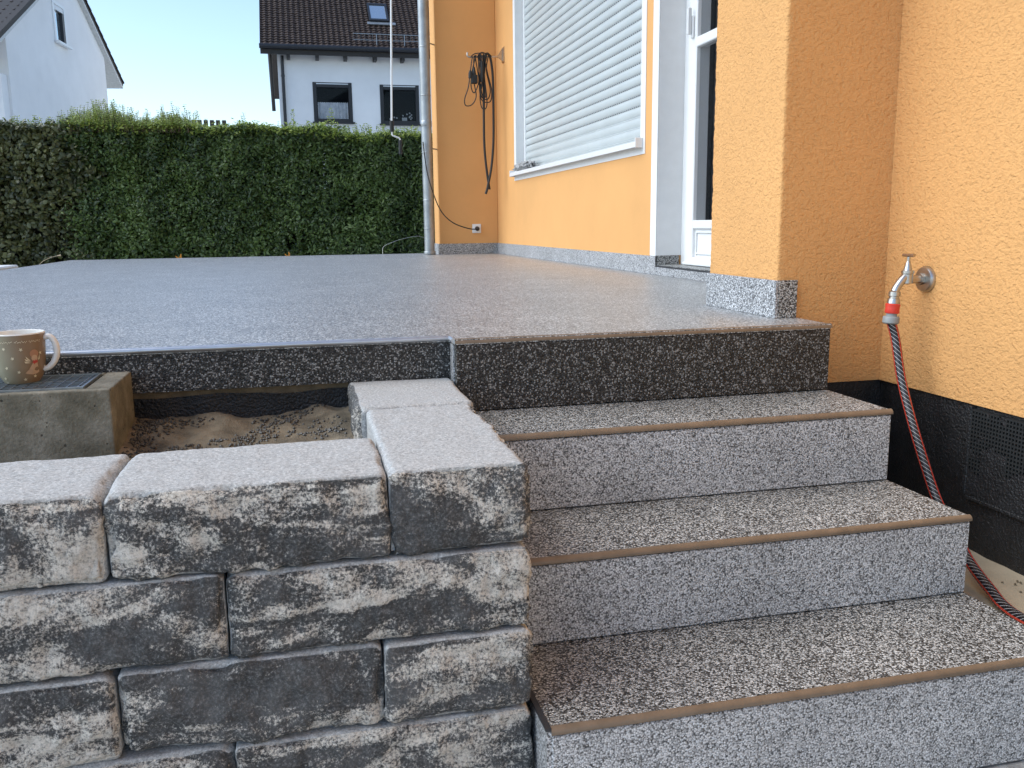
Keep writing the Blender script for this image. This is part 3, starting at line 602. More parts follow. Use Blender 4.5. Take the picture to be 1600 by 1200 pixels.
# downpipe
dp = empty('downpipe', (.925, 5.76, 0), 'grey zinc downpipe at the end of the far orange wall', 'downpipe')
PXc, PYc = .932, 5.765
MB().lathe((PXc, PYc, .001), (0, 0, 1), [(0, .044), (2.93, .044)], 28).build('pipe', M['zinc'], dp, smooth=True)
for z, hh, rr in [(.0015, .03, .052), (.22, .012, .046), (.46, .012, .046), (.86, .012, .0462), (1.08, .05, .047), (1.33, .012, .0462), (1.72, .012, .0462)]:
    MB().lathe((PXc, PYc, z), (0, 0, 1), [(0, rr-.002), (.003, rr), (hh-.003, rr), (hh, rr-.002)], 28).build('collar', M['zinc'], dp, smooth=True)
for z in (.9, 1.76): MB().tube([(PXc+.045, PYc+.01, z), (1.031, RF+.02, z)], .006, 8, smooth=0).build('bracket', M['zinc'], dp)
pc = empty('thin_wire', (.7, 5.9, 0), 'thin pale wire arching over the terrace edge left of the downpipe', 'wire')
MB().tube([tuple(at(x, y, 'y', 6.15)) for x, y in [(664, 372), (652, 369), (630, 373), (612, 379), (599, 386)]]+[(at(598, 395, 'y', 6.12).x, 6.12, .004)], .0017, 6).build('strand', M['steel'], pc, smooth=True)

# hook with hanging cable bundle and hose
HY = 5.50
hk = empty('wall_hook', (1.54, HY, 1.62), 'grey metal hook fixed to the window wall, carrying the black cables', 'hook')
b = MB(); b.add([(WF-.0004, HY-.028, 1.57), (WF-.0004, HY+.028, 1.57), (WF-.0004, HY+.028, 1.70), (WF-.0004, HY-.028, 1.70), (WF-.012, HY-.028, 1.58), (WF-.012, HY+.028, 1.58), (WF-.008, HY+.028, 1.69), (WF-.008, HY-.028, 1.69)], [(0,1,2,3), (4,7,6,5), (0,4,5,1), (1,5,6,2), (2,6,7,3), (3,7,4,0)])
b.add([(WF-.010, HY-.005, 1.585), (WF-.010, HY+.005, 1.585), (WF-.010, HY+.005, 1.69), (WF-.010, HY-.005, 1.69), (WF-.05, HY-.005, 1.612), (WF-.05, HY+.005, 1.612), (WF-.05, HY+.005, 1.632), (WF-.05, HY-.005, 1.632)], [(0,1,2,3), (4,7,6,5), (0,4,5,1), (1,5,6,2), (2,6,7,3), (3,7,4,0)])
b.build('plate', M['brasschrome'], hk); MB().tube([(WF-.045, HY, 1.620), (1.36, HY, 1.614), (1.26, HY, 1.612), (1.252, HY, 1.645)], .0085, 10, smooth=4).build('arm', M['brasschrome'], hk, smooth=True)
def H(px, py, dy=0.0): return tuple(at(px, py, 'y', HY+dy))
cb = empty('cable_bundle', (1.35, HY, 1.3), 'tangled dark extension cable with socket end hanging on the wall hook', 'cable')
loops = [[(738, 88), (735, 110), (732, 135), (726, 155), (728, 165), (738, 163), (744, 150), (741, 130), (740, 100), (741, 87)],
         [(742, 86), (746, 110), (748, 128), (741, 145), (736, 134), (738, 110), (744, 86)],
         [(749, 86), (751, 110), (749, 135), (752, 155), (760, 160), (767, 157), (768, 140), (762, 115), (756, 86)],
         [(752, 85), (754, 118), (750, 148), (752, 166), (757, 171), (761, 160), (757, 120), (754, 86)],
         [(759, 86), (756, 115), (751, 138), (753, 152), (762, 155), (766, 140), (760, 110), (763, 86)],
         [(747, 85), (749, 120), (754, 150), (759, 148), (753, 110), (750, 85)],
         [(755, 84), (758, 104), (755, 126), (751, 140), (748, 120), (751, 84)],
         [(736, 88), (742, 84), (752, 83), (762, 84), (768, 88)], [(745, 90), (752, 82), (760, 86), (757, 100), (750, 96), (748, 86)]]
for i, l in enumerate(loops):
    dy = -.024-.006*(i % 4); MB().tube([H(x, y, dy+(.006*math.sin(k*1.9+i))) for k, (x, y) in enumerate(l)], .0046, 7).build('cord', M['black_rubber'], cb, smooth=True)
MB().tube([H(753, 96, -.03), H(753, 128, -.035)], lambda t: .019-.006*abs(t-.5), 12, smooth=0).build('cord_wrap', M['black_rubber'], cb, smooth=True)
q = at(741, 121, 'y', HY-.04)
b = MB().box(q.x-.026, q.x+.026, q.y-.024, q.y+.024, q.z-.05, q.z+.02); b.build('socket_end', M['black_plastic'], cb, bevel=.008, seg=2)
MB().lathe((q.x, q.y, q.z+.0205), (0, 0, 1), [(0, .018), (.03, .012), (.06, .007)], 12).build('strain_relief', M['black_plastic'], cb, smooth=True)
q2 = at(735, 118, 'y', HY-.05); MB().lathe((q2.x, q2.y, q2.z-.02), (0, 0, 1), [(0, .017), (.035, .017), (.06, .008)], 12).build('plug', M['black_plastic'], cb, smooth=True)
ho = empty('black_hose', (1.4, HY, 1.1), 'long black rubber hose doubled over the wall hook beside the cables', 'hose')
hl = [(759, 303), (762, 292), (768, 260), (771, 220), (771, 170), (770, 120), (766, 90), (760, 84), (756, 95), (756, 130), (756, 180), (757, 230), (761, 270), (765, 296)]
MB().tube([H(x, y, -.012+(-.028 if k < 6 else -.004)) for k, (x, y) in enumerate(hl)], .0098, 10).build('rubber_tube', M['black_rubber'], ho, smooth=True)

# awning crank
CYk = 5.0
ak = empty('awning', (.55, CYk, .8), 'awning with its white crank rod and black grip hanging in front of the hedge', 'awning')
K = lambda x, y: tuple(at(x, y, 'y', CYk))
tk = at(611, 0, 'y', CYk)
MB().tube([(tk.x-.01, CYk, 2.78), K(611, 0), K(612, 190)], .0075, 10, smooth=0).build('rod', M['white_upvc'], ak, smooth=True)
MB().tube([K(612, 189), K(612.5, 206)], .0165, 12, smooth=0).build('grip', M['black_plastic'], ak, smooth=True)
MB().tube([K(612.5, 206), K(613, 211), K(617, 213), K(624, 216), K(625.5, 220)], .0062, 8).build('crank_arm', M['white_upvc'], ak, smooth=True)
MB().tube([K(625.5, 219), K(626, 241)], .014, 12, smooth=0).build('grip', M['black_plastic'], ak, smooth=True)
aw = ak
MB().box(tk.x-.09, tk.x+.09, .9, 5.3, 2.78, 2.94).build('cassette', M['white_upvc'], aw, bevel=.02, seg=3)
for y in (1.2, 5.2): MB().box(tk.x+.0, 1.1, y-.03, y+.03, 2.9405, 2.9495).build('bracket', M['white_upvc'], aw)

# ------------------------------------------------------------------ tap and hose
TY, TZ = .005, .106
tap = empty('garden_tap', (XT, TY, TZ), 'chrome garden tap with round rosette on the rough orange wall', 'tap')
MB().lathe((XT-.0003, TY, TZ), (-1, 0, 0), [(0, .034), (.006, .034), (.012, .030), (.014, .016), (.0141, .0)], 32).build('rosette', M['chrome'], tap, smooth=True)
MB().lathe((XT-.0145, TY, TZ), (-1, 0, 0), [(0, .015), (.008, .015), (.0085, .0105), (.04, .0105)], 6).build('hex_nut', M['chrome'], tap)
MB().lathe((XT-.022, TY, TZ), (-1, 0, 0), [(0, .0098), (.045, .0098)], 20).build('inlet_pipe', M['brasschrome'], tap, smooth=True)
BX = XT-.058
MB().lathe((BX, TY, TZ-.012), (0, 0, 1), [(0, .006), (.003, .0135), (.026, .0135), (.028, .0155), (.035, .0155), (.036, .011), (.05, .0075), (.058, .0055), (.059, .0045), (.07, .0045)], 24).build('valve_body', M['chrome'], tap, smooth=True)
MB().tube([(BX+.001, TY-.020, TZ+.062), (BX-.001, TY+.020, TZ+.062)], .0042, 10, smooth=0).build('tee_handle', M['brasschrome'], tap, smooth=True)
MB().tube([(BX-.003, TY, TZ+.010), (BX-.016, TY, TZ-.002), (BX-.029, TY, TZ-.019), (BX-.034, TY, TZ-.030)], lambda t: .0105, 14).build('spout', M['chrome'], tap, smooth=True)
EX = BX-.035; ex = Vector((-.07, 0, -1)).normalized()
MB().lathe((EX+.001, TY, TZ-.029), ex, [(0, .0125), (.002, .0145), (.012, .0145), (.014, .0125), (.018, .0125), (.019, .0145), (.031, .0165)], 12).build('thread_adapter', M['chrome'], tap, smooth=True)
hs = empty('garden_hose', (EX, TY, -.1), 'black garden hose with red stripes hanging from the chrome tap', 'hose')
p1 = Vector((EX, TY, TZ-.029))+ex*.0315
MB().lathe(p1, ex, [(0, .0165), (.002, .0185), (.012, .0172), (.022, .0182), (.025, .0165)], 20).build('quick_connector', M['red_plastic'], hs, smooth=True)
MB().lathe(p1+ex*.0252, ex, [(0, .0135), (.006, .0135), (.008, .019), (.010, .0205), (.024, .0205), (.027, .017)], 20).build('collar_nut', M['grey_plastic'], hs, smooth=True)
p2 = p1+ex*.052
def hose(points, r, parent):
    b = MB(); b.tube(points, r, 36, smooth=14, cap=False); nrow = len(b.v)//36
    me = bpy.data.meshes.new('hose_tube'); me.from_pydata(b.v, [], b.f); me.materials.append(M['hose']); uv = me.uv_layers.new(name='UVMap')
    V = np.array(b.v).reshape(nrow, 36, 3); cen = V.mean(1); L = np.concatenate([[0], np.cumsum(np.linalg.norm(np.diff(cen, axis=0), axis=1))])
    for p in me.polygons:
        i0 = min(p.vertices)//36
        ks = [v % 36 for v in p.vertices]; wrap = max(ks)-min(ks) > 2
        for li, vi in zip(p.loop_indices, p.vertices):
            k = vi % 36; row = vi//36
            if wrap and k == 0: k = 36
            uv.data[li].uv = (k/36, L[row])
    me.polygons.foreach_set('use_smooth', [True]*len(me.polygons))
    return place('rubber_tube', me, parent)
PX_ = lambda x, y, X: at(x, y, 'x', X)
ZG = -.552
hpts = [p2-ex*.008, PX_(1399, 530, 1.318), PX_(1408, 590, 1.312), PX_(1424, 655, 1.305), PX_(1444, 722, 1.298), PX_(1466, 785, 1.290), PX_(1495, 838, 1.275), Vector((1.262, -.385, -.500)), PX_(1548, 922, 1.235), Vector((1.215, -.56, ZG+.016)), Vector((1.19, -.75, ZG+.013)), Vector((1.17, -1.1, -.65))]
hose(hpts, .0118, hs)
sheet('sand_strip', XR+.001, XT+.01, -1.6, CY+.005, 20, 60, lambda x, y: ZG+(.04*(y+.24) if y > -.24 else 0)-.03*max(0, -.6-y)+.004*noise.noise((x*20, y*20, 1)), M['pale_sand'])['kind'] = 'structure'
b = MB()
for k in range(26):
    x, y = random.uniform(1.17, 1.385), random.uniform(-.6, -.2); b.lathe((x, y, ZG+.002), (0, 0, 1), [(0, .003), (.003, .002)], 5)
tag(b.build('leaf_litter', M['mortar'], fix=False), 'small dark crumbs on the pale sand beside the hose', 'litter', kind='stuff')

# vent grille on the bitumen wall
vg = empty('plastic_lattice', (XT+.007, -.6, -.3), 'black plastic lattice panel with square holes on the tarred wall base', 'lattice panel')
b = MB(); fill = MB(); PT = .0098; gy0, gz0 = -.195, -.196; ny, nz = 64, 22; bw_ = .0042; xf, xb = XT-.006, XT+.0075
def filled(i, j):
    v = noise.fractal((i*.16, j*.2, 4.4), 1, 2, 3)
    if j > 14+2.2*math.sin(i*.27): return True
    if 3 < i < 12 and j > 8: return True
    return v > .42
for i in range(ny):
    for j in range(nz):
        y1 = gy0-i*PT; y0 = y1-PT; z1 = gz0-j*PT; z0 = z1-PT
        if filled(i, j): fill.box(xf+.0006, xb, y0, y1, z0, z1)
        else:
            b.box(xf, xb, y1-bw_, y1-.0001, z0+.0001, z1-.0001); b.box(xf+.0004, xb, y0+.0001, y1-bw_-.0001, z1-bw_, z1-.0001)
b.build('lattice', M['black_plastic'], vg)['kind'] = 'stuff'; fill.build('tar_coating', M['bitumen'], vg)['kind'] = 'stuff'
b = MB(); ye_ = gy0-ny*PT; ze_ = gz0-nz*PT
b.box(xf-.001, xb, gy0+.0001, gy0+.012, ze_, gz0+.006).box(xf-.001, xb, ye_, gy0, ze_-.01, ze_-.0001); b.build('frame', M['bitumen'], vg, bevel=.002)

# small things on the terrace
for px, lab in ((280, 'left'), (450, 'right')):
    p = at(px, 402 if px == 280 else 399.5, 'y', 6.1); b = MB()
    for k in range(3):
        a = k*2.1+px; c = Vector((p.x+.012*(k-1), 6.1, .004)); u = Vector((math.cos(a)*.018, math.sin(a)*.01, .018+.008*k)); v_ = Vector((.007, .004, 0))
        b.add([c-v_, c+v_, c+u+v_*.5, c+u-v_*.5, c-v_+Vector((0, .002, 0)), c+v_+Vector((0, .002, 0)), c+u+v_*.5+Vector((0, .002, 0)), c+u-v_*.5+Vector((0, .002, 0))], [(0,1,2,3), (7,6,5,4), (0,4,5,1), (1,5,6,2), (2,6,7,3), (3,7,4,0)])
    tag(b.build('fallen_leaf', M['orange_leaf']), 'curled orange leaf at the far terrace edge, the '+lab+' one of two', 'leaf', 'orange leaves at the terrace edge')
st_ = MB().tube([tuple(at(x, y, 'y', 6.3)) for x, y in [(58, 418), (66, 409), (78, 403), (88, 400), (95, 399)]], lambda t: .002+.006*max(0, t-.75)*4, 7)
o = st_.build('grass_stalk', M['pale_sand'], smooth=True); tag(o, 'pale bent stalk leaning over the far left terrace edge', 'stalk')

# ------------------------------------------------------------------ hedges
def leaves(name, P, Nrm, size, tone, mt, parent, asp=0.5):
    n = len(P); Nrm = Nrm/np.linalg.norm(Nrm, axis=1, keepdims=True)
    rv = rng.normal(size=(n, 3)); U = np.cross(Nrm, rv); U /= np.linalg.norm(U, axis=1, keepdims=True); Vv = np.cross(Nrm, U)
    s_ = size[:, None]; wd = s_*asp*.5
    pts = np.stack([P-U*s_*.5, P-U*s_*.08+Vv*wd-Nrm*s_*.06, P+U*s_*.25+Vv*wd*.75-Nrm*s_*.06, P+U*s_*.55-Nrm*s_*.10, P+U*s_*.25-Vv*wd*.75-Nrm*s_*.06, P-U*s_*.08-Vv*wd-Nrm*s_*.06, P+Nrm*s_*.06], 1)
    F = np.array([(6,0,1), (6,1,2), (6,2,3), (6,3,4), (6,4,5), (6,5,0)])
    faces = (F[None]+np.arange(n)[:, None, None]*7).reshape(-1, 3)
    c = (pts.reshape(-1, 3).min(0)+pts.reshape(-1, 3).max(0))/2
    me = bpy.data.meshes.new(name); me.vertices.add(n*7); me.vertices.foreach_set('co', (pts.reshape(-1, 3)-c).ravel())
    me.loops.add(len(faces)*3); me.loops.foreach_set('vertex_index', faces.ravel()); me.polygons.add(len(faces))
    me.polygons.foreach_set('loop_start', np.arange(0, len(faces)*3, 3)); me.polygons.foreach_set('loop_total', np.full(len(faces), 3)); me.update(calc_edges=True)
    a = me.attributes.new('tone', 'FLOAT', 'POINT'); a.data.foreach_set('value', np.repeat(tone, 7)); me.materials.append(mt)
    o = place(name, me, parent, c); o['kind'] = 'stuff'; return o
def fnoise(X, Y, Z, s, seed):
    return np.array([noise.fractal((x*s+seed, y*s, z*s), .9, 2.0, 3) for x, y, z in zip(X, Y, Z)])
HF = 8.92
def hedge(name, x0, x1, top, label, mt, n, sz, seed, asp, newtop):
    r = empty(name, ((x0+x1)/2, HF+.4, -.7), label, 'hedge')
    MB().box(x0+.05, x1-.05, HF+.30, HF+.75, -.7, top-.07).build('shade_core', M['dark_core'], r)  # added box that blocks light and keeps the hedge interior dark
    X = rng.uniform(x0, x1, n); Z = top-(rng.random(n)**1.15)*(top+.62); D = np.abs(rng.normal(0, .15, n))
    bum = .10*fnoise(X, Z*0, Z, 1.6, seed)+.05*fnoise(X, Z*0, Z, 5.0, seed+3)
    P = np.stack([X, HF+.05+bum+D, Z+.02*np.sin(X*7)], 1)
    Nr = np.stack([rng.normal(0, .7, n), -1+rng.normal(0, .4, n), .45+rng.normal(0, .75, n)], 1)
    Xj = .22*fnoise(X*0, D*0, Z, 3.0, seed+2)+rng.normal(0, .10, n)
    P[:, 0] += Xj*(np.abs(X-x0) < .35)+Xj*(np.abs(X-x1) < .35)
    keep = fnoise(X, D*0, Z, 2.6, seed+8) > -.85+.25*rng.random(n); P, Nr = P[keep], Nr[keep]
    tn = np.clip(.45+.45*fnoise(P[:, 0], P[:, 1]*0, P[:, 2], 2.2, seed+5)+rng.normal(0, .3, len(P)), 0, 1)
    leaves('foliage', P, Nr, sz*rng.uniform(.65, 1.25, len(P)), tn, mt, r, asp)
    nt_ = int(n*.16); X = rng.uniform(x0, x1, nt_); P = np.stack([X, rng.uniform(HF+.0, HF+.8, nt_), top-.02+.03*rng.normal(size=nt_)+.02*np.sin(X*7)], 1)
    Nr = np.stack([rng.normal(0, .6, nt_), rng.normal(-.2, .6, nt_), np.ones(nt_)], 1)
    leaves('crown_foliage', P, Nr, sz*rng.uniform(.6, 1.1, nt_), np.clip(rng.normal(.55, .25, nt_), 0, 1), M['leaf_new'] if newtop else mt, r, asp)
    return r
hA = hedge('hedge', -7.0, -2.55, 1.40, 'broad-leaved dark hedge section at the far left behind the terrace', M['leaf_beech'], 36000, .062, 1.0, .66, False)
hB = hedge('hedge', -2.60, .2, 1.40, 'dense green clipped hedge section with tall young shoots on top, behind the terrace', M['leaf'], 62000, .049, 11.0, .5, True)
hC = hedge('hedge', .15, 3.2, 1.335, 'narrow-leaved clipped hedge section beside the downpipe', M['leaf'], 56000, .056, 23.0, .36, True)
# young shoots on the tops
def shoots(parent, spec, seed):
    r_ = random.Random(seed); LP = []; LN = []; LS = []; b = MB()
    for (x, y, z0, h_, sz) in spec:
        lean = Vector((r_.uniform(-.12, .12), r_.uniform(-.1, .1), 1)); n_ = max(4, int(h_/.022))
        pts = [Vector((x, y, z0-.06))+lean*(h_+.06)*t+Vector((.012*math.sin(t*5+x*9), 0, 0)) for t in (0, .33, .66, 1)]
        b.tube(pts, lambda t: .0028*(1-.6*t), 4, smooth=2)
        for k in range(n_):
            t = (k+.5)/n_; p = Vector((x, y, z0))+lean*h_*t; a = k*2.4+x*30
            for sgn in (0, math.pi):
                d = Vector((math.cos(a+sgn), math.sin(a+sgn), .7)); s_ = sz*(1-.45*t)*r_.uniform(.7, 1.2)
                q = p+d.normalized()*s_*.55; LP.append(tuple(q)); LN.append((r_.gauss(0, .5)-d.x*.5, r_.gauss(0, .5)-.5, 1.0)); LS.append(s_)
    b.build('shoot_stems', M['stem'], parent, fix=False)['kind'] = 'stuff'
    leaves('shoot_foliage', np.array(LP), np.array(LN), np.array(LS), np.clip(rng.normal(.5, .25, len(LP)), 0, 1), M['leaf_new'], parent, .5)
rs = random.Random(4)
def env(px):
    keys = [(88, 181), (110, 168), (150, 158), (172, 160), (186, 163), (215, 172), (235, 173), (265, 162), (285, 170), (305, 176), (330, 188), (400, 194), (440, 190)]
    for (a, u), (c, v) in zip(keys[:-1], keys[1:]):
        if a <= px <= c: return u+(v-u)*(px-a)/(c-a)
    return 195
sp = []
for k in range(330):
    px = rs.uniform(86, 440); dens = 1.0 if px < 200 else .75 if px < 310 else .25
    if rs.random() > dens: continue
    yy = HF+rs.uniform(.1, .7); p = at(px, env(px)+rs.uniform(0, 16)*(1 if rs.random() < .85 else -.2), 'y', yy); h_ = p.z-1.38
    if h_ > .04: sp.append((p.x, yy, 1.38, h_, .038))
for px, py in [(152, 156), (162, 154), (168, 157), (178, 156), (181, 160), (268, 158), (285, 163), (229, 170), (303, 172), (380, 176), (377, 181), (150, 162), (130, 165), (110, 165)]:
    yy = HF+.3; p = at(px, py, 'y', yy); sp.append((p.x, yy, 1.38, p.z-1.38, .045))
for k in range(900):
    px = rs.uniform(90, 335); yy = HF+rs.uniform(0, .7); p = at(px, env(px)+rs.uniform(10, 24), 'y', yy)
    if p.z > 1.42: sp.append((p.x, yy, 1.38, p.z-1.38, .036))
shoots(hB, sp, 3)
sp = []
for k in range(70):
    px = rs.uniform(440, 655); yy = HF+rs.uniform(.05, .5); p = at(px, rs.uniform(188, 200)+(px-440)*.03, 'y', yy); sp.append((p.x, yy, 1.31, max(.03, p.z-1.31), .045))
for px, py in [(455, 172), (520, 170), (515, 182), (545, 195), (565, 196), (578, 199), (480, 188)]: yy = HF+.15; p = at(px, py, 'y', yy); sp.append((p.x, yy, 1.31, p.z-1.31, .06))
shoots(hC, sp, 5)
sp = []
for k in range(22):
    px = rs.uniform(0, 90); yy = HF+.3; p = at(px, rs.uniform(180, 192), 'y', yy); sp.append((p.x, yy, 1.38, max(.03, p.z-1.38), .055))
shoots(hA, sp, 6)

# slatted fence beyond the hedge
fa, fb = at(300, 187, 'y', 12.0), at(355, 187, 'y', 12.0); ft = at(355, 188, 'y', 12.0).z
fe = empty('slatted_fence', ((fa.x+fb.x)/2, 12, -.7), 'dark slatted fence top showing just above the hedge', 'fence')
k = 0; x = fb.x-.045; fme = None
while x > fa.x-.4:
    if fme is None: o = MB().box(x-.03, x+.03, 11.98, 12.0, -.7, ft).build('slat', M['lattice'], fe, bevel=.006); fme = o.data; zc = (ft-.7)/2
    else: place('slat', fme, fe, (x, 11.99, zc))
    x -= .085
b = MB().box(fa.x-.45, fb.x+.02, 12.001, 12.04, ft-.25, ft-.17).box(fa.x-.45, fb.x+.02, 12.001, 12.04, -.2, -.12); b.build('rail', M['lattice'], fe)

# ------------------------------------------------------------------ roof tiles helper
def tile_sheet(org, ux, us, nw, nr, pw, pr_, name, parent, lift=.02):
    """rows of curved tiles; ux along the eave, us up the slope, real relief"""
    ux = Vector(ux).normalized(); us = Vector(us).normalized(); nn_ = ux.cross(us).normalized(); org = Vector(org); b = MB()
    for r_ in range(nr):
        vs = []; sub = 4; n_ = nw*sub; off = .5*(r_ % 2)*0
        jit = [random.uniform(-.004, .004) for _ in range(nw+1)]
        for i in range(n_+1):
            ph = i/sub; wv = .017*math.cos(2*math.pi*ph)+jit[min(int(ph), nw)]
            lo = org+ux*(ph+off)*pw+us*(r_*pr_-.006-.016*math.cos(2*math.pi*ph)*.6)+nn_*(lift+.026+wv); hi = org+ux*(ph+off)*pw+us*((r_+1)*pr_+.01)+nn_*(lift+wv-.002)
            vs += [lo, hi, lo-nn_*.024]
        fs = []
        for i in range(n_): fs += [(3*i, 3*i+3, 3*i+4, 3*i+1), (3*i+2, 3*i+5, 3*i+3, 3*i)]
        b.add(vs, fs)
    o = b.build(name, M['tile'], parent, fix=False); o['kind'] = 'stuff'; return o

# ------------------------------------------------------------------ white house behind the hedge
FYR = 24.2
wh = empty('white_house', (3.5, FYR+4, -.7), 'white house with brown tiled roof, skylight and dark framed windows behind the hedge', 'house')
wl = at(432, 75, 'y', FYR).x; W1 = 9.5; D1 = 9.0; ez = 5.10; eo = .42; pit = R(40)
wins = [(488, 128, 552, 193), (593, 132, 656, 196)]
wr = []
for a_, b_, c_, d_ in wins:
    p, q = at(a_, b_, 'y', FYR), at(c_, d_, 'y', FYR); wr.append((p.x, q.x, q.z, p.z))
zt = max(w_[3] for w_ in wr); zb = min(w_[2] for w_ in wr)
b = MB(); xs = [wl]
for w_ in wr: b.box(xs[-1], w_[0], FYR, FYR+.3, -.7, ez+.15); xs.append(w_[1]); b.box(w_[0], w_[1], FYR, FYR+.3, -.7, w_[2]); b.box(w_[0], w_[1], FYR, FYR+.3, w_[3], ez+.15)
b.box(xs[-1], W1, FYR, FYR+.3, -.7, ez+.15).box(wl, wl+.3, FYR+.3, FYR+D1, -.7, ez+.15).box(W1-.3, W1, FYR+.3, FYR+D1, -.7, ez+.15).box(wl+.3, W1-.3, FYR+D1-.3, FYR+D1, -.7, ez+.15).box(wl+.3, W1-.3, FYR+.3, FYR+D1-.3, 2.0, 2.1)
rz = ez+math.tan(pit)*(D1/2)
for xx in (wl, W1-.3): b.add([(xx, FYR, ez+.15), (xx, FYR+D1, ez+.15), (xx, FYR+D1/2, rz+.1), (xx+.3, FYR, ez+.15), (xx+.3, FYR+D1, ez+.15), (xx+.3, FYR+D1/2, rz+.1)], [(0,2,1), (3,4,5), (0,1,4,3), (1,2,5,4), (2,0,3,5)])
b.build('wall', M['house_white'], wh)
for i, w_ in enumerate(wr):
    x0, x1, z0, z1 = w_
    wn = MB().box(x0+.002, x0+.10, FYR-.02, FYR+.08, z0+.002, z1-.002).box(x1-.10, x1-.002, FYR-.02, FYR+.08, z0+.002, z1-.002).box(x0+.1, x1-.1, FYR-.02, FYR+.08, z1-.14, z1-.055).box(x0+.1, x1-.1, FYR-.02, FYR+.08, z0+.002, z0+.12).box(x0+.1, x1-.1, FYR-.0, FYR+.08, z1-.025, z1-.002).build('window', M['anthracite'], wh, bevel=.006)
    MB().box(x0+.1, x1-.1, FYR-.005, FYR+.07, z1-.0545, z1-.0255).build('shutter_edge', M['alu'], wn)
    MB().box(x0-.04, x1+.05, FYR-.10, FYR-.0205, z0-.02, z0+.03).build('sill', M['anthracite'], wn, bevel=.005)
    MB().box(x0+.1, x1-.1, FYR+.03, FYR+.045, z0+.12, z1-.14).build('pane', M['glass'], wn)
    if i == 0:
        b = MB(); vs = []; nn = 60
        for k in range(nn+1): xx = x0+.12+(x1-x0-.24)*k/nn; yy = FYR+.075+.012*math.sin(k*.9); vs += [(xx, yy, z0+.12), (xx, yy, z0+.57+.008*math.sin(k*1.5))]
        b.add(vs, [(2*k, 2*k+2, 2*k+3, 2*k+1) for k in range(nn)]); b.build('lace_curtain', M['lace'], wn, smooth=True, fix=False)
    else:
        q = MB(); q.box(x0+.62, x0+.76, FYR+.10, FYR+.13, z0+.121, z0+.22); q.build('ornament', M['soffit'], wn)
        q = MB()
        for k in range(14): xx = x0+.28+.5*random.random() if k < 7 else x0+.8+.12*random.random(); zz = z0+.16+.2*random.random(); q.lathe((xx, FYR+.14, zz), (.2, -1, .3), [(0, .002), (.004, .026), (.008, .012)], 6)
        q.build('flowers', M['soffit'], wn, fix=False)
MB().box(wl+.31, W1-.31, FYR+2.2, FYR+2.3, 2.1, ez).build('room', M['room'], wh)
rl = at(406, 70, 'y', FYR-eo).x; e0 = Vector((rl, FYR-eo, ez-.035))
run = D1/2+eo; slen = run/math.cos(pit); us = Vector((0, math.cos(pit), math.sin(pit)))
b = MB(); nrm = Vector((0, -math.sin(pit), math.cos(pit)))
for sgn in (0, 1):
    mir = lambda v: Vector((v.x, 2*(FYR+D1/2)-v.y, v.z)) if sgn else v
    A = [e0, Vector((W1+.5, e0.y, e0.z)), Vector((W1+.5, e0.y, e0.z))+us*slen, e0+us*slen]; B = [p-nrm*.14 for p in A]; B[2].y = A[2].y; B[3].y = A[3].y
    P = [mir(p) for p in A+B]; b.add(P, [(0,1,2,3), (7,6,5,4), (0,4,5,1), (1,5,6,2), (2,6,7,3), (3,7,4,0)])
b.build('roof', M['dark_wood'], wh)
tile_sheet(e0+us*.0, (1, 0, 0), us, 52, 46, .149, .128, 'roof_tiles', wh)
MB().tube([(rl-.02, e0.y-.06, e0.z-.04), (W1+.5, e0.y-.06, e0.z-.04)], .065, 10, smooth=0).build('gutter', M['anthracite'], wh, smooth=True)
MB().box(rl+.0, W1+.5, e0.y+.0, e0.y+.03, e0.z-.23, e0.z-.06).build('fascia_board', M['dark_wood'], wh)
for px in (450, 495, 539, 585, 628): xx = at(px, 82, 'y', FYR-.15).x; MB().box(xx-.045, xx+.045, FYR-.40, FYR-.001, at(495, 92, 'y', FYR-.3).z, ez-.20).build('rafter_end', M['dark_wood'], wh)
dpx = at(441, 100, 'y', FYR-.08).x
MB().lathe((dpx, FYR-.08, -.69), (0, 0, 1), [(0, .045), (5.55, .045)], 14).build('downpipe', M['anthracite'], wh, smooth=True)
MB().lathe((dpx, FYR-.08, 4.3), (0, 0, 1), [(0, .052), (.06, .052)], 14).build('pipe_collar', M['anthracite'], wh)
v0 = at(421, 72, 'y', FYR+.02)
MB().tube([(v0.x, FYR-.02, 5.0), (at(431, 172, 'y', FYR-.02).x-.05, FYR-.02, 3.4)], .05, 8, smooth=0).build('verge_board', M['dark_wood'], wh)
# skylight
def onroof(px, py, up=.06):
    d = _fw+_rt*(px-800)/FPX-_up*(py-600)/FPX; o = e0+nrm*up; t = (o-CAM).dot(nrm)/d.dot(nrm); return CAM+d*t
sk0, sk1 = onroof(577, 33, .08), onroof(607, 8, .08); sx0, sx1 = sk0.x, sk1.x-.08; t0 = (sk0-e0).dot(us); t1 = (sk1-e0).dot(us)
def rbox(x0, x1, s0, s1, n0, n1, b):
    P = [Vector((x, 0, 0))+Vector((0, e0.y, e0.z))+us*s_+nrm*n_ for n_ in (n0, n1) for s_ in (s0, s1) for x in (x0, x1)]
    b.add(P, [(0,2,3,1), (4,5,7,6), (0,1,5,4), (2,6,7,3), (0,4,6,2), (1,3,7,5)]); return b
sw = rbox(sx0, sx1, t0, t0+.09, .03, .12, rbox(sx0, sx1, t1-.08, t1, .03, .12, rbox(sx0, sx0+.06, t0+.09, t1-.08, .03, .12, rbox(sx1-.06, sx1, t0+.09, t1-.08, .03, .12, MB())))).build('skylight', M['anthracite'], wh)
rbox(sx0+.06, sx1-.06, t0+.09, t1-.08, .09, .10, MB()).build('pane', M['glass_sky'], sw)
rbox(sx0-.06, sx1+.18, t0-.14, t0-.02, .05, .075, MB()).build('flashing', M['zinc'], sw)
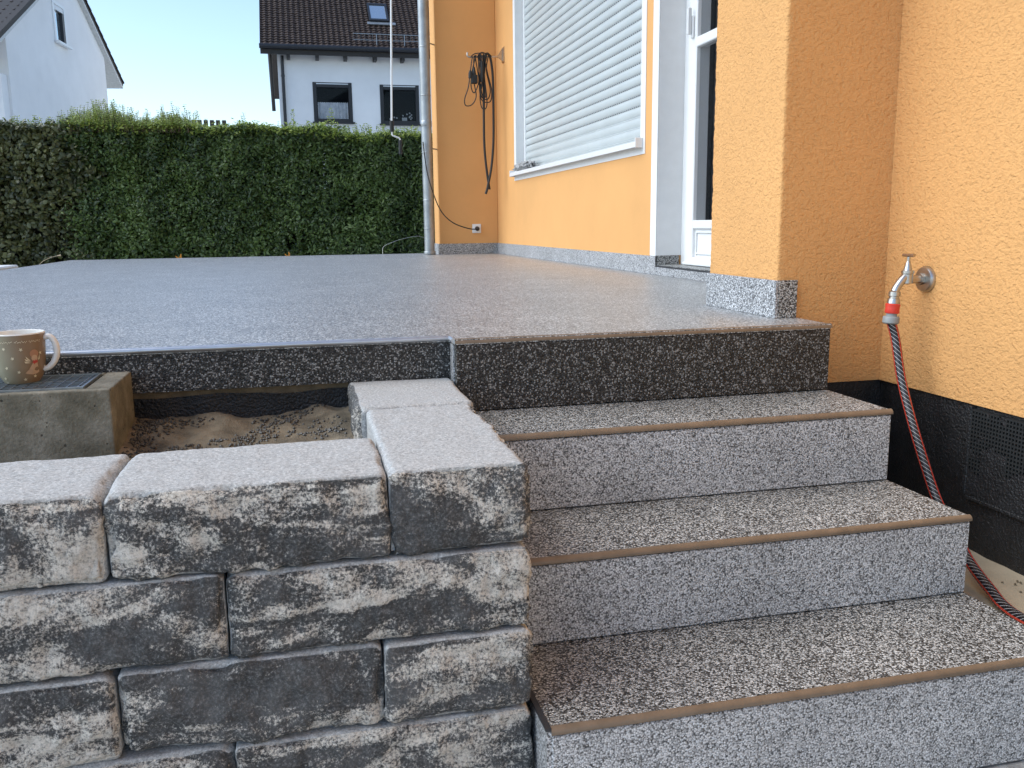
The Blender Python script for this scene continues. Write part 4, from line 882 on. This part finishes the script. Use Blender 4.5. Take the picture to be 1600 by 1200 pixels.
# snow guard
sg0, sg1 = onroof(551, 50, .2), onroof(665, 54, .2); sgs = (sg0-e0).dot(us)
def rp(x, s_, n_): return Vector((x, e0.y, e0.z))+us*s_+nrm*n_
b = MB(); s0_ = sgs-.2
b.tube([rp(sg0.x, s0_, .27), rp(4.6, s0_, .27)], .010, 6, smooth=0).tube([rp(sg0.x, s0_, .09), rp(4.6, s0_, .09)], .008, 6, smooth=0)
x = sg0.x
while x < 4.6: b.tube([rp(x, s0_, .08), rp(x, s0_, .27)], .006, 5, smooth=0); x += .105
for x in (sg0.x+.63, sg0.x+1.4, sg0.x+2.2): b.tube([rp(x, s0_, .28), rp(x, s0_-.2, .06)], .012, 5, smooth=0)
b.build('snow_guard', M['steel'], wh)

# ------------------------------------------------------------------ gabled house at the far left
u = Vector((.0906, .9959, 0)); nx_ = Vector((.9959, -.0906, 0)); Pf = Vector((-5.066, 24.898, 0))
gh = empty('gabled_house', (-9, 21, -.7), 'white gabled house with a small attic window at the far left', 'house')
def L(s_, d_, z): return Pf+u*s_+nx_*d_+Vector((0, 0, z))      # s along wall, d outwards
SN, EZ = -7.0, 3.95; RS = -2.72; ptc = math.atan(.56)
rzL = 6.32
ws0, ws1, wz0, wz1 = -3.72, -2.98, 4.52, 5.40
b = MB()
def lbox(b, s0, s1, d0, d1, z0, z1, mi=0):
    P = [L(s_, d_, z) for z in (z0, z1) for d_ in (d0, d1) for s_ in (s0, s1)]; return b.add(P, [(0,2,3,1), (4,5,7,6), (0,1,5,4), (2,6,7,3), (0,4,6,2), (1,3,7,5)], mi)
def rtop(s_): return rzL-abs(s_-RS)*math.tan(ptc)
def wedge(b, s0, s1, z0, d0=-.3, d1=0):
    P = [L(s_, d_, z) for d_ in (d0, d1) for (s_, z) in ((s0, z0), (s1, z0), (s1, rtop(s1)), (s0, rtop(s0)))]
    b.add(P, [(0,1,2,3), (7,6,5,4), (0,4,5,1), (1,5,6,2), (2,6,7,3), (3,7,4,0)])
wedge(b, SN+.4, ws0, -.7); wedge(b, ws1, RS, -.7); wedge(b, RS, 0, -.7); lbox(b, ws0, ws1, -.3, 0, -.7, wz0); wedge(b, ws0, ws1, wz1)
lbox(b, -.3, 0, -8, -.3, -.7, EZ-.05); lbox(b, SN+.4, SN+.7, -8, -.3, -.7, EZ-.2)
b.build('wall', M['house_white'], gh)
lbox(MB(), SN+.1, SN+.395, -8, -.05, -.7, 3.3).build('porch_wall', M['house_white'], gh)
wn = MB(); lbox(wn, ws0-.03, ws0+.06, -.1, .03, wz0-.02, wz1+.02); lbox(wn, ws1-.06, ws1+.03, -.1, .03, wz0-.02, wz1+.02); lbox(wn, ws0+.06, ws1-.06, -.1, .03, wz1-.05, wz1+.02); lbox(wn, ws0+.06, ws1-.06, -.1, .03, wz0-.02, wz0+.05)
wn = wn.build('window', M['white_upvc'], gh)
lbox(MB(), ws0+.06, ws1-.06, -.06, -.04, wz0+.05, wz1-.05).build('pane', M['glass_sky'], wn)
lbox(MB(), ws0-.08, ws1+.08, .031, .12, wz0-.05, wz0-.0).build('sill', M['white_upvc'], wn)
lbox(MB(), ws0+.06, ws1-.06, -.03, .02, wz1-.16, wz1-.055).build('shutter_edge', M['alu'], wn)
lbox(MB(), ws1-.18, ws1-.065, -.035, .025, wz0+.05, wz1-.165).build('sash', M['anthracite'], wn)
# roof slabs: soffit below, tiles above
OV = .12
for sgn, nm in ((1, 'far'), (-1, 'near')):
    hs_ = 3.85 if sgn > 0 else 4.75; eS = RS+sgn*hs_; eZ = rzL-hs_*math.tan(ptc)
    A = [L(eS, OV, eZ), L(RS, OV, rzL), L(RS, -8, rzL), L(eS, -8, eZ)]; nv = (L(RS, 0, rzL)-L(eS, 0, eZ)).cross(nx_); nv = nv if nv.z > 0 else -nv; nv.normalize()
    B = [p+nv*.06 for p in A]; T = [p+nv*.16 for p in A]
    b = MB(); b.add(A+B, [(0,1,2,3), (7,6,5,4), (0,4,5,1), (1,5,6,2), (2,6,7,3), (3,7,4,0)]); b.build('soffit', M['soffit'], gh)
    b = MB(); b.add([p+nv*.001 for p in B]+T, [(0,1,2,3), (7,6,5,4), (0,4,5,1), (1,5,6,2), (2,6,7,3), (3,7,4,0)]); b.build('roof', M['dark_wood'], gh)
    upv = (L(RS, 0, rzL)-L(eS, 0, eZ)); sl_ = upv.length
    if sgn < 0: tile_sheet(L(eS, -8, eZ)+nv*.12, nx_, upv, 39, int(sl_/.26), .205, .26, 'roof_tiles', gh, .01)
    else:
        b = MB(); k = int(sl_/.3)
        for i in range(k):
            c0 = L(eS, OV, eZ)+upv*(i/k)+nv*.162; e1 = upv/k; b.add([c0-nx_*.2, c0+nx_*.03, c0+e1*1.03+nx_*.03-nv*.0, c0+e1*1.03-nx_*.2, c0-nx_*.2+nv*.05, c0+nx_*.03+nv*.05, c0+e1*1.03+nx_*.03+nv*.02, c0+e1*1.03-nx_*.2+nv*.02], [(0,1,2,3), (7,6,5,4), (0,4,5,1), (1,5,6,2), (2,6,7,3), (3,7,4,0)])
        b.build('verge_tiles', M['tile'], gh, fix=False)['kind'] = 'stuff'
